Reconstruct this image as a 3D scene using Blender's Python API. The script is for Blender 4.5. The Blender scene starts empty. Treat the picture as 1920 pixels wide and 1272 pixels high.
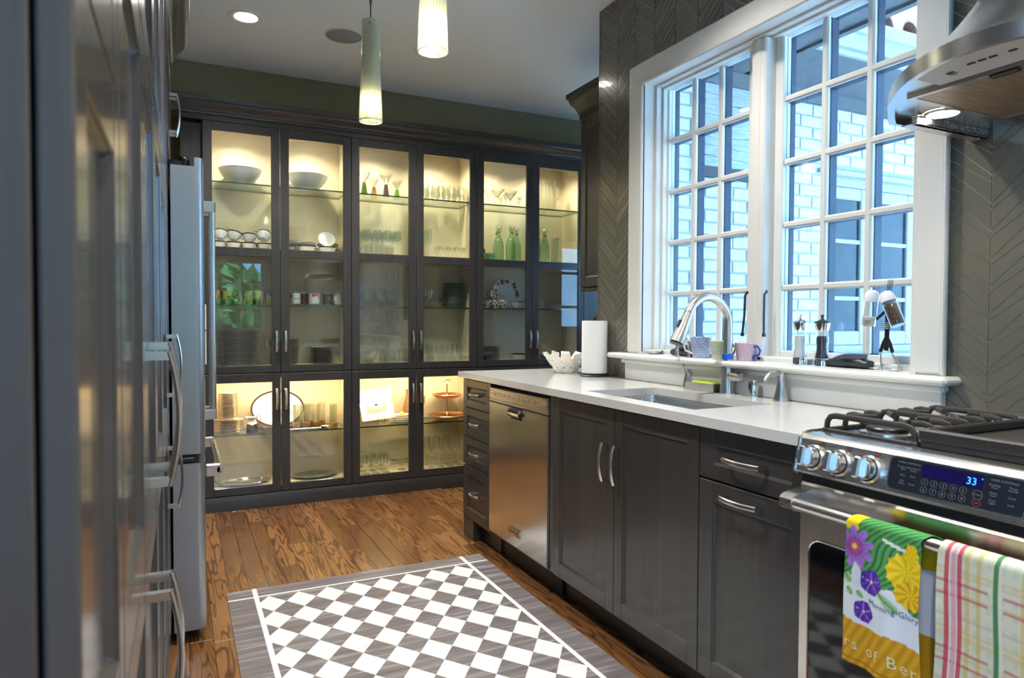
import bpy, bmesh, math, random
import numpy as np
from mathutils import Vector, Matrix
random.seed(7)
PI = math.pi
scene = bpy.context.scene
C = scene.collection

# ------------------------------------------------------------------ camera
CAMZ = 1.195
YAW, PIT, ROL = 0.4517, -0.0263, -0.0041
fw = Vector((math.sin(YAW) * math.cos(PIT), math.cos(YAW) * math.cos(PIT), math.sin(PIT)))
rt = Vector((math.cos(YAW), -math.sin(YAW), 0))
dn = fw.cross(rt)
r2 = math.cos(ROL) * rt + math.sin(ROL) * dn
u2 = -(-math.sin(ROL) * rt + math.cos(ROL) * dn)
cam_data = bpy.data.cameras.new('camera')
cam = bpy.data.objects.new('camera', cam_data)
C.objects.link(cam)
m3 = Matrix((r2, u2, -fw)).transposed()
cam.matrix_world = Matrix.Translation((0, 0, CAMZ)) @ m3.to_4x4()
cam_data.sensor_width = 36.0
cam_data.lens = 24.09
cam_data.clip_start = 0.02
cam_data.dof.use_dof = True
cam_data.dof.focus_distance = 3.6
cam_data.dof.aperture_fstop = 8.0
scene.camera = cam

# ------------------------------------------------------------------ colour management, sky, lamps
vs = scene.view_settings
vs.view_transform = 'Standard'
vs.look = 'None'
vs.gamma = 1.0
vs.use_curve_mapping = False
vs.exposure = 0.9
scene.cycles.transparent_max_bounces = 40
scene.cycles.max_bounces = 10
scene.cycles.diffuse_bounces = 4
scene.cycles.glossy_bounces = 5
scene.cycles.caustics_reflective = False
scene.cycles.caustics_refractive = False
scene.cycles.sample_clamp_indirect = 6.0

SKY_COL, SKY_STR = (0.32, 0.62, 1.0), 6.5
world = bpy.data.worlds.new('overcast_sky')
scene.world = world
world.use_nodes = True
bgn = world.node_tree.nodes['Background']
bgn.inputs[0].default_value = (*SKY_COL, 1)
bgn.inputs[1].default_value = SKY_STR
sun_d = bpy.data.lights.new('sun', 'SUN')
sun_d.energy = 46.0
sun_d.color = (.62, .83, 1.0)
sun_d.angle = .02
sun = bpy.data.objects.new('sun', sun_d)
C.objects.link(sun)
sun.rotation_euler = Vector((0, -.55, -.83)).to_track_quat('-Z', 'Y').to_euler()


def area(name, loc, target, sx, sy, power, col=(1, 1, 1), portal=False, spread=PI):
    d = bpy.data.lights.new(name, 'AREA')
    d.shape = 'RECTANGLE'
    d.size, d.size_y = sx, sy
    d.energy = power
    d.color = col
    d.spread = spread
    if portal:
        d.cycles.is_portal = True
    o = bpy.data.objects.new(name, d)
    C.objects.link(o)
    o.location = loc
    o.rotation_euler = (Vector(target) - Vector(loc)).to_track_quat('-Z', 'Y').to_euler()
    return o


def spot(name, loc, power, col, angle=110, blend=0.6, size=0.04, target=None):
    d = bpy.data.lights.new(name, 'SPOT')
    d.energy = power
    d.color = col
    d.spot_size = math.radians(angle)
    d.spot_blend = blend
    d.shadow_soft_size = size
    o = bpy.data.objects.new(name, d)
    C.objects.link(o)
    o.location = loc
    if target:
        o.rotation_euler = (Vector(target) - Vector(loc)).to_track_quat('-Z', 'Y').to_euler()
    return o


def point(name, loc, power, col, size=0.03):
    d = bpy.data.lights.new(name, 'POINT')
    d.energy = power
    d.color = col
    d.shadow_soft_size = size
    o = bpy.data.objects.new(name, d)
    C.objects.link(o)
    o.location = loc
    return o


# portals in the window openings of the room (they only guide the sky light)
area('portal_kitchen_window', (2.20, 1.98, 1.69), (0, 1.98, 1.69), 1.28, 1.25, 1, portal=True)
area('portal_rear_window', (.75, -3.03, 1.6), (.75, 3, 1.6), 1.1, 1.2, 1, portal=True)
area('portal_added_window', (-2.53, -1.45, 1.5), (3, -1.45, 1.5), 2.3, 2.0, 1, portal=True)
area('portal_passage_window', (3.75, 5.03, 1.4), (3.75, 0, 1.4), 1.2, 1.9, 1, portal=True)

WARM = (1.0, 0.80, 0.55)
CAN_OR_FILL_SPOTS = [(0.329, 3.924), (1.353, 3.936), (0.329, 1.9), (1.353, 1.9), (0.33, 0.0), (1.35, 0.0), (0.33, -1.8), (1.35, -1.8)]  # the pair with fittings is visible; the rest are unseen, added to brighten
for cx, cy in CAN_OR_FILL_SPOTS:
    spot('can_or_fill_lamp', (cx, cy, 2.775), 66, (1.0, 0.94, 0.86), 125, 0.8, 0.06)

# ------------------------------------------------------------------ geometry collector
class G:
    def __init__(self):
        self.v, self.f, self.mi = [], [], []
        self.cur = 0

    def add(self, vs_, fs_, mi=None):
        n = len(self.v)
        self.v.extend([tuple(p) for p in vs_])
        for q in fs_:
            self.f.append([i + n for i in q])
            self.mi.append(self.cur if mi is None else mi)
        return self

    def box(self, x0, y0, z0, x1, y1, z1, c=0.0, mi=None):
        x0, x1 = min(x0, x1), max(x0, x1)
        y0, y1 = min(y0, y1), max(y0, y1)
        z0, z1 = min(z0, z1), max(z0, z1)
        if c <= 0:
            vs_ = [(x0, y0, z0), (x1, y0, z0), (x1, y1, z0), (x0, y1, z0), (x0, y0, z1), (x1, y0, z1), (x1, y1, z1), (x0, y1, z1)]
            fs_ = [(0, 3, 2, 1), (4, 5, 6, 7), (0, 1, 5, 4), (1, 2, 6, 5), (2, 3, 7, 6), (3, 0, 4, 7)]
            return self.add(vs_, fs_, mi)
        c = min(c, (x1 - x0) * .49, (y1 - y0) * .49, (z1 - z0) * .49)
        vs_, idx = [], {}
        X, Y, Z = (x0, x1), (y0, y1), (z0, z1)
        s = (1, -1)
        for i in (0, 1):
            for j in (0, 1):
                for k in (0, 1):
                    idx[i, j, k, 0] = len(vs_); vs_.append((X[i], Y[j] + s[j] * c, Z[k] + s[k] * c))
                    idx[i, j, k, 1] = len(vs_); vs_.append((X[i] + s[i] * c, Y[j], Z[k] + s[k] * c))
                    idx[i, j, k, 2] = len(vs_); vs_.append((X[i] + s[i] * c, Y[j] + s[j] * c, Z[k]))
        fs_ = []
        for i in (0, 1):
            q = [idx[i, 0, 0, 0], idx[i, 1, 0, 0], idx[i, 1, 1, 0], idx[i, 0, 1, 0]]
            fs_.append(q if i else q[::-1])
            q = [idx[0, i, 0, 1], idx[1, i, 0, 1], idx[1, i, 1, 1], idx[0, i, 1, 1]]
            fs_.append(q[::-1] if i else q)
            q = [idx[0, 0, i, 2], idx[1, 0, i, 2], idx[1, 1, i, 2], idx[0, 1, i, 2]]
            fs_.append(q if i else q[::-1])
        for a in (0, 1):
            for b in (0, 1):
                q = [idx[a, b, 0, 0], idx[a, b, 1, 0], idx[a, b, 1, 1], idx[a, b, 0, 1]]
                fs_.append(q if a == b else q[::-1])
                q = [idx[a, 0, b, 0], idx[a, 1, b, 0], idx[a, 1, b, 2], idx[a, 0, b, 2]]
                fs_.append(q[::-1] if a == b else q)
                q = [idx[0, a, b, 1], idx[1, a, b, 1], idx[1, a, b, 2], idx[0, a, b, 2]]
                fs_.append(q if a == b else q[::-1])
        for i in (0, 1):
            for j in (0, 1):
                for k in (0, 1):
                    q = [idx[i, j, k, 0], idx[i, j, k, 1], idx[i, j, k, 2]]
                    fs_.append(q if (i + j + k) % 2 else q[::-1])
        return self.add(vs_, fs_, mi)

    def lathe(self, prof, n=24, c=(0, 0, 0), axis='z', mi=None):
        """prof: [(r, h)]; r = 0 makes a pole."""
        def P(r, h, a):
            x, y = r * math.cos(a), r * math.sin(a)
            if axis == 'z':
                return (c[0] + x, c[1] + y, c[2] + h)
            if axis == 'x':
                return (c[0] + h, c[1] + x, c[2] + y)
            return (c[0] + y, c[1] + h, c[2] + x)
        vs_, rings = [], []
        for r, h in prof:
            if r < 1e-7:
                rings.append([len(vs_)])
                vs_.append(P(0, h, 0))
            else:
                rings.append(list(range(len(vs_), len(vs_) + n)))
                vs_.extend(P(r, h, 2 * PI * k / n) for k in range(n))
        fs_ = []
        for A, B in zip(rings, rings[1:]):
            for k in range(n):
                k2 = (k + 1) % n
                if len(A) == 1 and len(B) == 1:
                    continue
                if len(A) == 1:
                    fs_.append((A[0], B[k2], B[k]))
                elif len(B) == 1:
                    fs_.append((A[k], A[k2], B[0]))
                else:
                    fs_.append((A[k], A[k2], B[k2], B[k]))
        return self.add(vs_, fs_, mi)

    def tube(self, pts, r, n=10, cap=True, mi=None, flat=None, closed=False):
        """round (or flattened: flat=(a, b, upvector)) tube along pts"""
        pts = [Vector(p) for p in pts]
        N = len(pts)
        rs = r if isinstance(r, (list, tuple)) else [r] * N
        T = []
        for i in range(N):
            if closed:
                t = pts[(i + 1) % N] - pts[i - 1]
            else:
                t = pts[min(i + 1, N - 1)] - pts[max(i - 1, 0)]
            T.append(t.normalized())
        up = Vector(flat[2]) if flat else (Vector((0, 0, 1)) if abs(T[0].z) < .9 else Vector((1, 0, 0)))
        u = (up - T[0] * up.dot(T[0])).normalized()
        vs_, rings = [], []
        for i in range(N):
            if i and not flat:
                u = (u - T[i] * u.dot(T[i])).normalized()
            elif flat:
                uu = up - T[i] * up.dot(T[i])
                u = uu.normalized() if uu.length > 1e-6 else u
            w = T[i].cross(u)
            a, b = (flat[0] * rs[i], flat[1] * rs[i]) if flat else (rs[i], rs[i])
            rings.append(list(range(len(vs_), len(vs_) + n)))
            for k in range(n):
                th = 2 * PI * k / n + (PI / n if n == 4 else 0)
                vs_.append(pts[i] + u * (a * math.cos(th)) + w * (b * math.sin(th)))
        fs_ = []
        for i in range(N if closed else N - 1):
            A, B = rings[i], rings[(i + 1) % N]
            for k in range(n):
                fs_.append((A[k], A[(k + 1) % n], B[(k + 1) % n], B[k]))
        if cap and not closed:
            fs_.append(rings[0][::-1])
            fs_.append(rings[-1])
        return self.add(vs_, fs_, mi)

    def prism(self, poly, axis, a, b, mi=None):
        """poly in the plane normal to axis: x -> (y,z), y -> (x,z), z -> (x,y)"""
        n = len(poly)
        def P(p, t):
            return {'x': (t, p[0], p[1]), 'y': (p[0], t, p[1]), 'z': (p[0], p[1], t)}[axis]
        vs_ = [P(p, a) for p in poly] + [P(p, b) for p in poly]
        fs_ = [tuple(range(n))[::-1], tuple(range(n, 2 * n))]
        for k in range(n):
            fs_.append((k, (k + 1) % n, n + (k + 1) % n, n + k))
        area2 = sum(poly[k][0] * poly[(k + 1) % n][1] - poly[(k + 1) % n][0] * poly[k][1] for k in range(n))
        flip = (area2 < 0) != (b < a) != (axis == 'y')
        if flip:
            fs_ = [q[::-1] for q in fs_]
        return self.add(vs_, fs_, mi)

    def loft(self, rings, cap=True, closed=True, mi=None):
        n = len(rings[0])
        vs_ = [p for r in rings for p in r]
        fs_ = []
        for i in range(len(rings) - 1):
            for k in range(n if closed else n - 1):
                k2 = (k + 1) % n
                fs_.append((i * n + k, i * n + k2, (i + 1) * n + k2, (i + 1) * n + k))
        if cap:
            fs_.append(tuple(range(n))[::-1])
            fs_.append(tuple(range((len(rings) - 1) * n, len(rings) * n)))
        return self.add(vs_, fs_, mi)

    def xf(self, M):
        self.v = [tuple(M @ Vector(p)) for p in self.v]
        return self

    def join(self, o):
        n = len(self.v)
        self.v.extend(o.v)
        self.f.extend([[i + n for i in q] for q in o.f])
        self.mi.extend(o.mi)
        return self


ORG = {}


def build(name, g, mat, parent=None, smooth=35, kind=None, label=None, cat=None, group=None, weld=False):
    org = ORG.get(parent.name, Vector((0, 0, 0))) if parent else Vector((0, 0, 0))
    me = bpy.data.meshes.new(name)
    vs_ = g.v if org.length == 0 else [(p[0] - org.x, p[1] - org.y, p[2] - org.z) for p in g.v]
    me.from_pydata(vs_, [], g.f)
    mats = mat if isinstance(mat, (list, tuple)) else [mat]
    for m in mats:
        me.materials.append(m)
    if len(mats) > 1:
        me.polygons.foreach_set('material_index', g.mi)
    if weld:
        bm = bmesh.new(); bm.from_mesh(me)
        bmesh.ops.remove_doubles(bm, verts=bm.verts, dist=1e-5)
        bmesh.ops.recalc_face_normals(bm, faces=bm.faces)
        bm.to_mesh(me); bm.free()
    if smooth:
        me.shade_smooth()
        me.set_sharp_from_angle(angle=math.radians(smooth))
    me.update()
    o = bpy.data.objects.new(name, me)
    C.objects.link(o)
    if parent:
        o.parent = parent
        ORG[o.name] = org
    else:
        ORG[o.name] = Vector((0, 0, 0))
    tag(o, label, cat, group, kind)
    return o


def tag(o, label=None, cat=None, group=None, kind=None):
    if label: o['label'] = label
    if cat: o['category'] = cat
    if group: o['group'] = group
    if kind: o['kind'] = kind
    return o


def thing(name, label, cat, loc=(0, 0, 0), group=None, local=False, kind=None):
    o = bpy.data.objects.new(name, None)
    o.empty_display_size = 0.05
    C.objects.link(o)
    o.location = loc
    ORG[o.name] = Vector((0, 0, 0)) if local else Vector(loc)
    return tag(o, label, cat, group, kind)


def dup(root, loc, rz=0.0, label=None, group=None, rot=None, scale=None):
    def cp(o, parent):
        c = o.copy()
        C.objects.link(c)
        if parent is not None:
            c.parent = parent
        for ch in list(o.children):
            cp(ch, c)
        return c
    c = cp(root, None)
    c.location = loc
    c.rotation_euler = rot if rot else (0, 0, rz)
    if scale: c.scale = scale
    if label: c['label'] = label
    if group: c['group'] = group
    return c


def text_geo(s, size=1.0, depth=0.0, align='LEFT', space=1.0):
    cu = bpy.data.curves.new('t', 'FONT')
    cu.body = s
    cu.size = size
    cu.extrude = depth
    cu.align_x = align
    cu.space_character = space
    cu.resolution_u = 2
    ob = bpy.data.objects.new('t', cu)
    C.objects.link(ob)
    dg = bpy.context.evaluated_depsgraph_get()
    me = ob.evaluated_get(dg).to_mesh()
    g = G()
    g.add([tuple(v.co) for v in me.vertices], [tuple(p.vertices) for p in me.polygons])
    ob.evaluated_get(dg).to_mesh_clear()
    bpy.data.objects.remove(ob)
    bpy.data.curves.remove(cu)
    return g


# ------------------------------------------------------------------ materials
def mk(name, col=(.5, .5, .5), rough=.5, metal=0.0, spec=.5, coat=0.0, emit=None, estr=0.0, trans=0.0, sss=0.0):
    m = bpy.data.materials.new(name)
    m.use_nodes = True
    b = m.node_tree.nodes['Principled BSDF']
    b.inputs['Base Color'].default_value = (*col, 1)
    b.inputs['Roughness'].default_value = rough
    b.inputs['Metallic'].default_value = metal
    b.inputs['Specular IOR Level'].default_value = spec
    b.inputs['Coat Weight'].default_value = coat
    b.inputs['Transmission Weight'].default_value = trans
    if emit:
        b.inputs['Emission Color'].default_value = (*emit, 1)
        b.inputs['Emission Strength'].default_value = estr
    return m


def nodes(m):
    nt = m.node_tree
    return nt, nt.nodes, nt.links, nt.nodes['Principled BSDF']


def coords(nt, scale=(1, 1, 1), rnd=False, kind='Object'):
    tc = nt.nodes.new('ShaderNodeTexCoord')
    mp = nt.nodes.new('ShaderNodeMapping')
    mp.inputs['Scale'].default_value = scale
    nt.links.new(tc.outputs[kind], mp.inputs['Vector'])
    if rnd:
        oi = nt.nodes.new('ShaderNodeObjectInfo')
        mu = nt.nodes.new('ShaderNodeVectorMath'); mu.operation = 'SCALE'
        mu.inputs[0].default_value = (37.0, 91.0, 53.0)
        nt.links.new(oi.outputs['Random'], mu.inputs['Scale'])
        nt.links.new(mu.outputs[0], mp.inputs['Location'])
    return mp.outputs[0]


def noise(nt, vec, scale=5, detail=3, rough=.5, dist=0.0):
    n = nt.nodes.new('ShaderNodeTexNoise')
    n.inputs['Scale'].default_value = scale
    n.inputs['Detail'].default_value = detail
    n.inputs['Roughness'].default_value = rough
    n.inputs['Distortion'].default_value = dist
    nt.links.new(vec, n.inputs['Vector'])
    return n.outputs['Fac']


def ramp(nt, fac, stops):
    r = nt.nodes.new('ShaderNodeValToRGB')
    el = r.color_ramp.elements
    while len(el) < len(stops):
        el.new(.5)
    for e, (p, c) in zip(el, stops):
        e.position = p
        e.color = (*c, 1) if len(c) == 3 else c
    nt.links.new(fac, r.inputs[0])
    return r.outputs[0]


def math_n(nt, op, a, b=None, c=None):
    n = nt.nodes.new('ShaderNodeMath')
    n.operation = op
    for i, x in enumerate((a, b, c)):
        if x is None: continue
        if hasattr(x, 'links') or hasattr(x, 'is_linked'):
            nt.links.new(x, n.inputs[i])
        else:
            n.inputs[i].default_value = x
    return n.outputs[0]


def mixc(nt, fac, a, b):
    n = nt.nodes.new('ShaderNodeMix')
    n.data_type = 'RGBA'
    for sock, x in ((n.inputs['Factor'], fac), (n.inputs[6], a), (n.inputs[7], b)):
        if hasattr(x, 'is_linked'):
            nt.links.new(x, sock)
        elif isinstance(x, (int, float)):
            sock.default_value = x
        else:
            sock.default_value = (*x, 1)
    return n.outputs[2]


def bump(nt, h, strength=.2, dist=.01):
    b = nt.nodes.new('ShaderNodeBump')
    b.inputs['Strength'].default_value = strength
    b.inputs['Distance'].default_value = dist
    nt.links.new(h, b.inputs['Height'])
    nt.links.new(b.outputs[0], nt.nodes['Principled BSDF'].inputs['Normal'])


def noisy(name, c1, c2, scale=(1, 1, 1), ns=5, rough=.5, metal=0, lo=.35, hi=.65, bmp=0, coat=0, rnd=False, detail=4, spec=.5, bdist=.003):
    m = mk(name, c1, rough, metal, spec, coat)
    nt, nd, lk, b = nodes(m)
    v = coords(nt, scale, rnd)
    f = noise(nt, v, ns, detail)
    lk.new(ramp(nt, f, [(lo, c1), (hi, c2)]), b.inputs['Base Color'])
    if bmp:
        bump(nt, f, bmp, bdist)
    return m


def thin_glass(name, tint=(1, 1, 1), base=.05, top=.9, power=4.0, rough=0.0, gcol=(1, 1, 1)):
    """thin clear glass: mostly transparent, mirror-like towards grazing angles (both faces alike)"""
    m = bpy.data.materials.new(name)
    m.use_nodes = True
    nt = m.node_tree
    for n in list(nt.nodes):
        nt.nodes.remove(n)
    out = nt.nodes.new('ShaderNodeOutputMaterial')
    lw = nt.nodes.new('ShaderNodeLayerWeight')
    lw.inputs['Blend'].default_value = .5
    p = math_n(nt, 'POWER', lw.outputs['Facing'], power)
    f = math_n(nt, 'MULTIPLY_ADD', p, top - base, base)
    tr = nt.nodes.new('ShaderNodeBsdfTransparent')
    tr.inputs[0].default_value = (*tint, 1)
    gl = nt.nodes.new('ShaderNodeBsdfGlossy')
    gl.inputs['Color'].default_value = (*gcol, 1)
    gl.inputs['Roughness'].default_value = rough
    mx = nt.nodes.new('ShaderNodeMixShader')
    nt.links.new(f, mx.inputs[0])
    nt.links.new(tr.outputs[0], mx.inputs[1])
    nt.links.new(gl.outputs[0], mx.inputs[2])
    nt.links.new(mx.outputs[0], out.inputs[0])
    return m


def wood_grain(name, dark, light, axis='z', rough=.34, coat=.25, rnd=False):
    s = {'z': (38, 38, 1.6), 'y': (38, 1.6, 38), 'x': (1.6, 38, 38)}[axis]
    m = mk(name, dark, rough, 0, .5, coat)
    m.node_tree.nodes['Principled BSDF'].inputs['Coat Roughness'].default_value = .12
    nt, nd, lk, b = nodes(m)
    v = coords(nt, s, rnd)
    f1 = noise(nt, v, 1.0, 6, .65)
    v2 = coords(nt, tuple(q * .12 for q in s), rnd)
    f2 = noise(nt, v2, 1.0, 2)
    f = math_n(nt, 'ADD', math_n(nt, 'MULTIPLY', f1, .6), math_n(nt, 'MULTIPLY', f2, .4))
    lk.new(ramp(nt, f, [(.36, dark), (.64, light)]), b.inputs['Base Color'])
    bump(nt, f1, .05, .002)
    return m


def brushed(name, col, rough=.28, axis='y', strength=.03):
    s = {'y': (300, 2, 300), 'z': (300, 300, 2), 'x': (2, 300, 300)}[axis]
    m = mk(name, col, rough, 1.0)
    nt, nd, lk, b = nodes(m)
    v = coords(nt, s)
    f = noise(nt, v, 1.0, 3)
    rr = math_n(nt, 'MULTIPLY_ADD', f, .10, rough - .05)
    lk.new(rr, b.inputs['Roughness'])
    return m


MT = {}
MT['cab'] = wood_grain('grey_stained_wood', (.030, .029, .029), (.052, .049, .047))
MT['cab_h'] = wood_grain('grey_stained_wood_horizontal', (.030, .029, .029), (.052, .049, .047), 'y')
MT['cab_x'] = wood_grain('grey_stained_wood_crosswise', (.030, .029, .029), (.052, .049, .047), 'x')
MT['pantry'] = wood_grain('grey_stained_wood_glossy', (.046, .044, .045), (.072, .070, .070), 'z', .24, .55)
MT['dark_gap'] = mk('black_gap', (.008, .008, .009), .7)
MT['interior'] = mk('cream_cabinet_lining', (.74, .66, .48), .42)
MT['olive'] = noisy('olive_wall_paint', (.225, .205, .115), (.235, .215, .122), ns=60, rough=.75, bmp=.05)
MT['ceil'] = mk('ceiling_paint', (.80, .86, .90), .8)
MT['rear'] = mk('pale_wall_paint', (.50, .49, .42), .8)
MT['white'] = mk('white_trim_paint', (.70, .71, .68), .32)
MT['grout'] = noisy('sand_grout', (.40, .38, .29), (.47, .44, .35), ns=200, rough=.85)
MT['quartz'] = noisy('white_speckled_quartz', (.70, .71, .70), (.40, .40, .38), ns=420, rough=.16, lo=.60, hi=.74, coat=.3, detail=2)
MT['steel'] = brushed('brushed_stainless_steel', (.66, .645, .62), .27, 'y')
MT['steel_v'] = brushed('brushed_stainless_steel_upright', (.66, .645, .62), .25, 'z')
MT['steel_x'] = brushed('brushed_stainless_steel_crosswise', (.68, .67, .65), .24, 'x')
MT['steel_f'] = brushed('brushed_steel_door', (.40, .42, .44), .36, 'z')
MT['nickel'] = mk('satin_nickel', (.62, .60, .56), .27, 1.0)
MT['chrome'] = mk('polished_chrome', (.80, .80, .80), .07, 1.0)
MT['dark_metal'] = mk('dark_metal', (.06, .055, .05), .35, .8)
MT['iron'] = noisy('cast_iron', (.020, .019, .019), (.045, .042, .040), ns=260, rough=.5, bmp=.12, spec=.4)
MT['black_gloss'] = mk('black_glass', (.006, .007, .010), .06, 0, .6)
MT['black_matte'] = mk('black_plastic', (.014, .014, .016), .45)
MT['panel_black'] = mk('control_panel_black', (.012, .016, .024), .16, 0, .5)
MT['pane'] = thin_glass('door_glass', (.985, .995, .985), .045, .9, 3.6)
MT['window_pane'] = thin_glass('window_glass', (.66, .71, .74), .035, .9, 3.6)
MT['shelf_glass'] = thin_glass('shelf_glass', (.88, .95, .90), .06, .8, 3.0)
MT['shelf_edge'] = mk('shelf_glass_edge', (.010, .060, .048), .08, 0, .6)
MT['glassware'] = thin_glass('clear_glassware', (.93, .95, .93), .06, .85, 1.7, .02)
MT['bottle_glass'] = thin_glass('green_tinted_glass', (.80, .90, .78), .06, .8, 1.8, .02)
MT['green_glass'] = mk('green_glass', (.14, .30, .04), .12, 0, .5, trans=.3)
MT['amber_glass'] = mk('amber_glass', (.55, .22, .05), .12, 0, .5, trans=.3)
MT['smoke_glass'] = mk('smoky_violet_glass', (.16, .13, .14), .12, 0, .5, trans=.3)
MT['sage_plate'] = mk('sage_green_glaze', (.20, .30, .24), .35)
MT['china'] = mk('white_china', (.80, .80, .76), .14, 0, .5, .3)
MT['china_blue'] = mk('white_china_cool', (.74, .77, .78), .14, 0, .5, .3)
MT['band'] = mk('dark_rim_band', (.035, .028, .020), .25)
MT['gold'] = mk('gold_rim', (.55, .36, .16), .25, 1.0)
MT['copper'] = mk('warm_copper', (.75, .42, .28), .22, 1.0)
MT['terracotta'] = noisy('brown_stoneware', (.30, .17, .09), (.16, .09, .05), (1, 1, 3), 60, .5)
MT['butter'] = mk('butter_yellow', (.80, .58, .16), .45)
MT['amber_base'] = noisy('gold_flecked_base', (.50, .30, .06), (.18, .10, .03), ns=240, rough=.3)
MT['ink'] = mk('printed_ink', (.03, .03, .035), .5)
MT['faint_ink'] = mk('grey_panel_print', (.16, .18, .20), .5)
MT['red_ink'] = mk('red_panel_print', (.45, .02, .02), .5)
MT['paper'] = noisy('paper_towel', (.80, .82, .84), (.86, .88, .90), ns=150, rough=.9, bmp=.5)
MT['bowl_white'] = mk('white_powder_coat', (.82, .82, .78), .35)
MT['lemon'] = noisy('lemon_skin', (.80, .50, .05), (.72, .38, .03), ns=90, rough=.45, bmp=.2)
MT['orange'] = noisy('orange_skin', (.70, .26, .03), (.62, .20, .02), ns=90, rough=.45, bmp=.2)
MT['sponge'] = noisy('lime_sponge', (.50, .62, .03), (.38, .50, .02), ns=160, rough=.9, bmp=.5)
MT['blue_band'] = mk('blue_rubber', (.01, .11, .62), .4)
MT['salt'] = mk('white_salt', (.85, .87, .90), .7)
MT['pepper'] = noisy('peppercorns', (.05, .035, .025), (.30, .20, .12), ns=260, rough=.6, lo=.5, hi=.75)
MT['pepper_dark'] = noisy('dark_peppercorns', (.012, .013, .02), (.08, .08, .11), ns=260, rough=.6, lo=.5, hi=.75)
MT['leather'] = noisy('dark_blue_leather', (.012, .015, .024), (.03, .036, .05), ns=120, rough=.42, bmp=.2)
MT['brick'] = noisy('white_painted_brick', (.62, .63, .62), (.53, .54, .55), ns=30, rough=.8, bmp=.4, rnd=True)
MT['mortar'] = noisy('grey_mortar', (.30, .31, .33), (.38, .39, .41), ns=80, rough=.95)
MT['ext_paint'] = noisy('lilac_grey_paint', (.36, .37, .41), (.43, .44, .48), ns=50, rough=.6, bmp=.15)
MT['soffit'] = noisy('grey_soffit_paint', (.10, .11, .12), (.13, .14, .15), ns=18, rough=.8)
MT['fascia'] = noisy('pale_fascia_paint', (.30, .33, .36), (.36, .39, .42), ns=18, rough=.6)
MT['roof_tile'] = noisy('clay_roof_tile', (.42, .24, .17), (.30, .16, .13), ns=25, rough=.8, rnd=True)
MT['weathered'] = noisy('weathered_grey_boards', (.32, .36, .38), (.46, .49, .50), (1, 1, 6), 14, .8, bmp=.3, rnd=True)
MT['navy'] = mk('dark_navy_cladding', (.010, .022, .055), .4)
MT['post'] = mk('dark_brown_post', (.07, .06, .065), .7)
MT['ground'] = noisy('pale_bounce_ground', (.62, .65, .68), (.54, .57, .60), ns=6, rough=.9)
MT['lawn'] = noisy('grass', (.05, .12, .02), (.09, .18, .03), ns=30, rough=.9)
MT['leaf'] = noisy('green_leaves', (.04, .12, .02), (.10, .24, .05), ns=9, rough=.6, rnd=True)
MT['bark'] = noisy('bark', (.10, .07, .05), (.16, .12, .09), (1, 1, .2), 30, .9)
MT['filter'] = noisy('brushed_filter_mesh', (.60, .44, .30), (.42, .30, .20), (2, 30, 30), 4, .38, 1.0)
MT['hood_panel'] = mk('pale_grey_panel', (.62, .64, .66), .4)
MT['lamp_lens'] = mk('lit_lens', (1, 1, 1), .4, emit=(1.0, .93, .80), estr=14)
MT['can_lens'] = mk('lit_downlight_lens', (1, 1, 1), .4, emit=(1.0, .95, .86), estr=16)
MT['bulb'] = mk('lit_bulb', (1, 1, 1), .4, emit=(1.0, .93, .74), estr=16)
MT['led'] = mk('blue_display_digits', (0, .1, .6), .4, emit=(.02, .22, 1.0), estr=2.2)
MT['display'] = mk('deep_blue_display', (.004, .003, .04), .12, emit=(.01, .005, .10), estr=.12)
MT['speaker'] = noisy('grey_speaker_mesh', (.30, .33, .37), (.24, .27, .31), ns=500, rough=.8)
MT['brass'] = mk('aged_brass', (.30, .22, .10), .35, 1.0)
MT['amber_wood'] = mk('warm_brown_wood', (.20, .12, .06), .5)


def oak():
    m = mk('stained_oak', (.2, .09, .03), .26, 0, .5, .25)
    nt, nd, lk, b = nodes(m)
    b.inputs['Coat Roughness'].default_value = .12
    v = coords(nt, (13, 1.35, 13), True)
    f = noise(nt, v, .9, 2, .5, .25)
    rings = math_n(nt, 'SINE', math_n(nt, 'MULTIPLY', f, 62.0))
    g1 = ramp(nt, math_n(nt, 'MULTIPLY_ADD', rings, .5, .5), [(.02, (.12, .12, .12)), (.34, (1, 1, 1))])
    vp = coords(nt, (330, 9, 330), True)
    pores = ramp(nt, noise(nt, vp, 1, 2), [(.30, (.55, .55, .55)), (.52, (1, 1, 1))])
    oi = nt.nodes.new('ShaderNodeObjectInfo')
    base = ramp(nt, oi.outputs['Random'], [(0, (.155, .066, .021)), (.45, (.215, .098, .033)), (1, (.285, .140, .052))])
    c = mixc(nt, g1, (.075, .031, .012), base)
    mul = nt.nodes.new('ShaderNodeMix'); mul.data_type = 'RGBA'; mul.blend_type = 'MULTIPLY'
    mul.inputs['Factor'].default_value = .8
    lk.new(c, mul.inputs[6]); lk.new(pores, mul.inputs[7])
    lk.new(mul.outputs[2], b.inputs['Base Color'])
    bump(nt, rings, .03, .001)
    return m


def tile_mat():
    m = mk('taupe_glass_tile', (.1, .1, .08), .2, 0, .5, .4)
    nt, nd, lk, b = nodes(m)
    oi = nt.nodes.new('ShaderNodeObjectInfo')
    lk.new(ramp(nt, oi.outputs['Random'], [(0, (.118, .112, .086)), (1, (.150, .143, .112))]), b.inputs['Base Color'])
    return m


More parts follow.
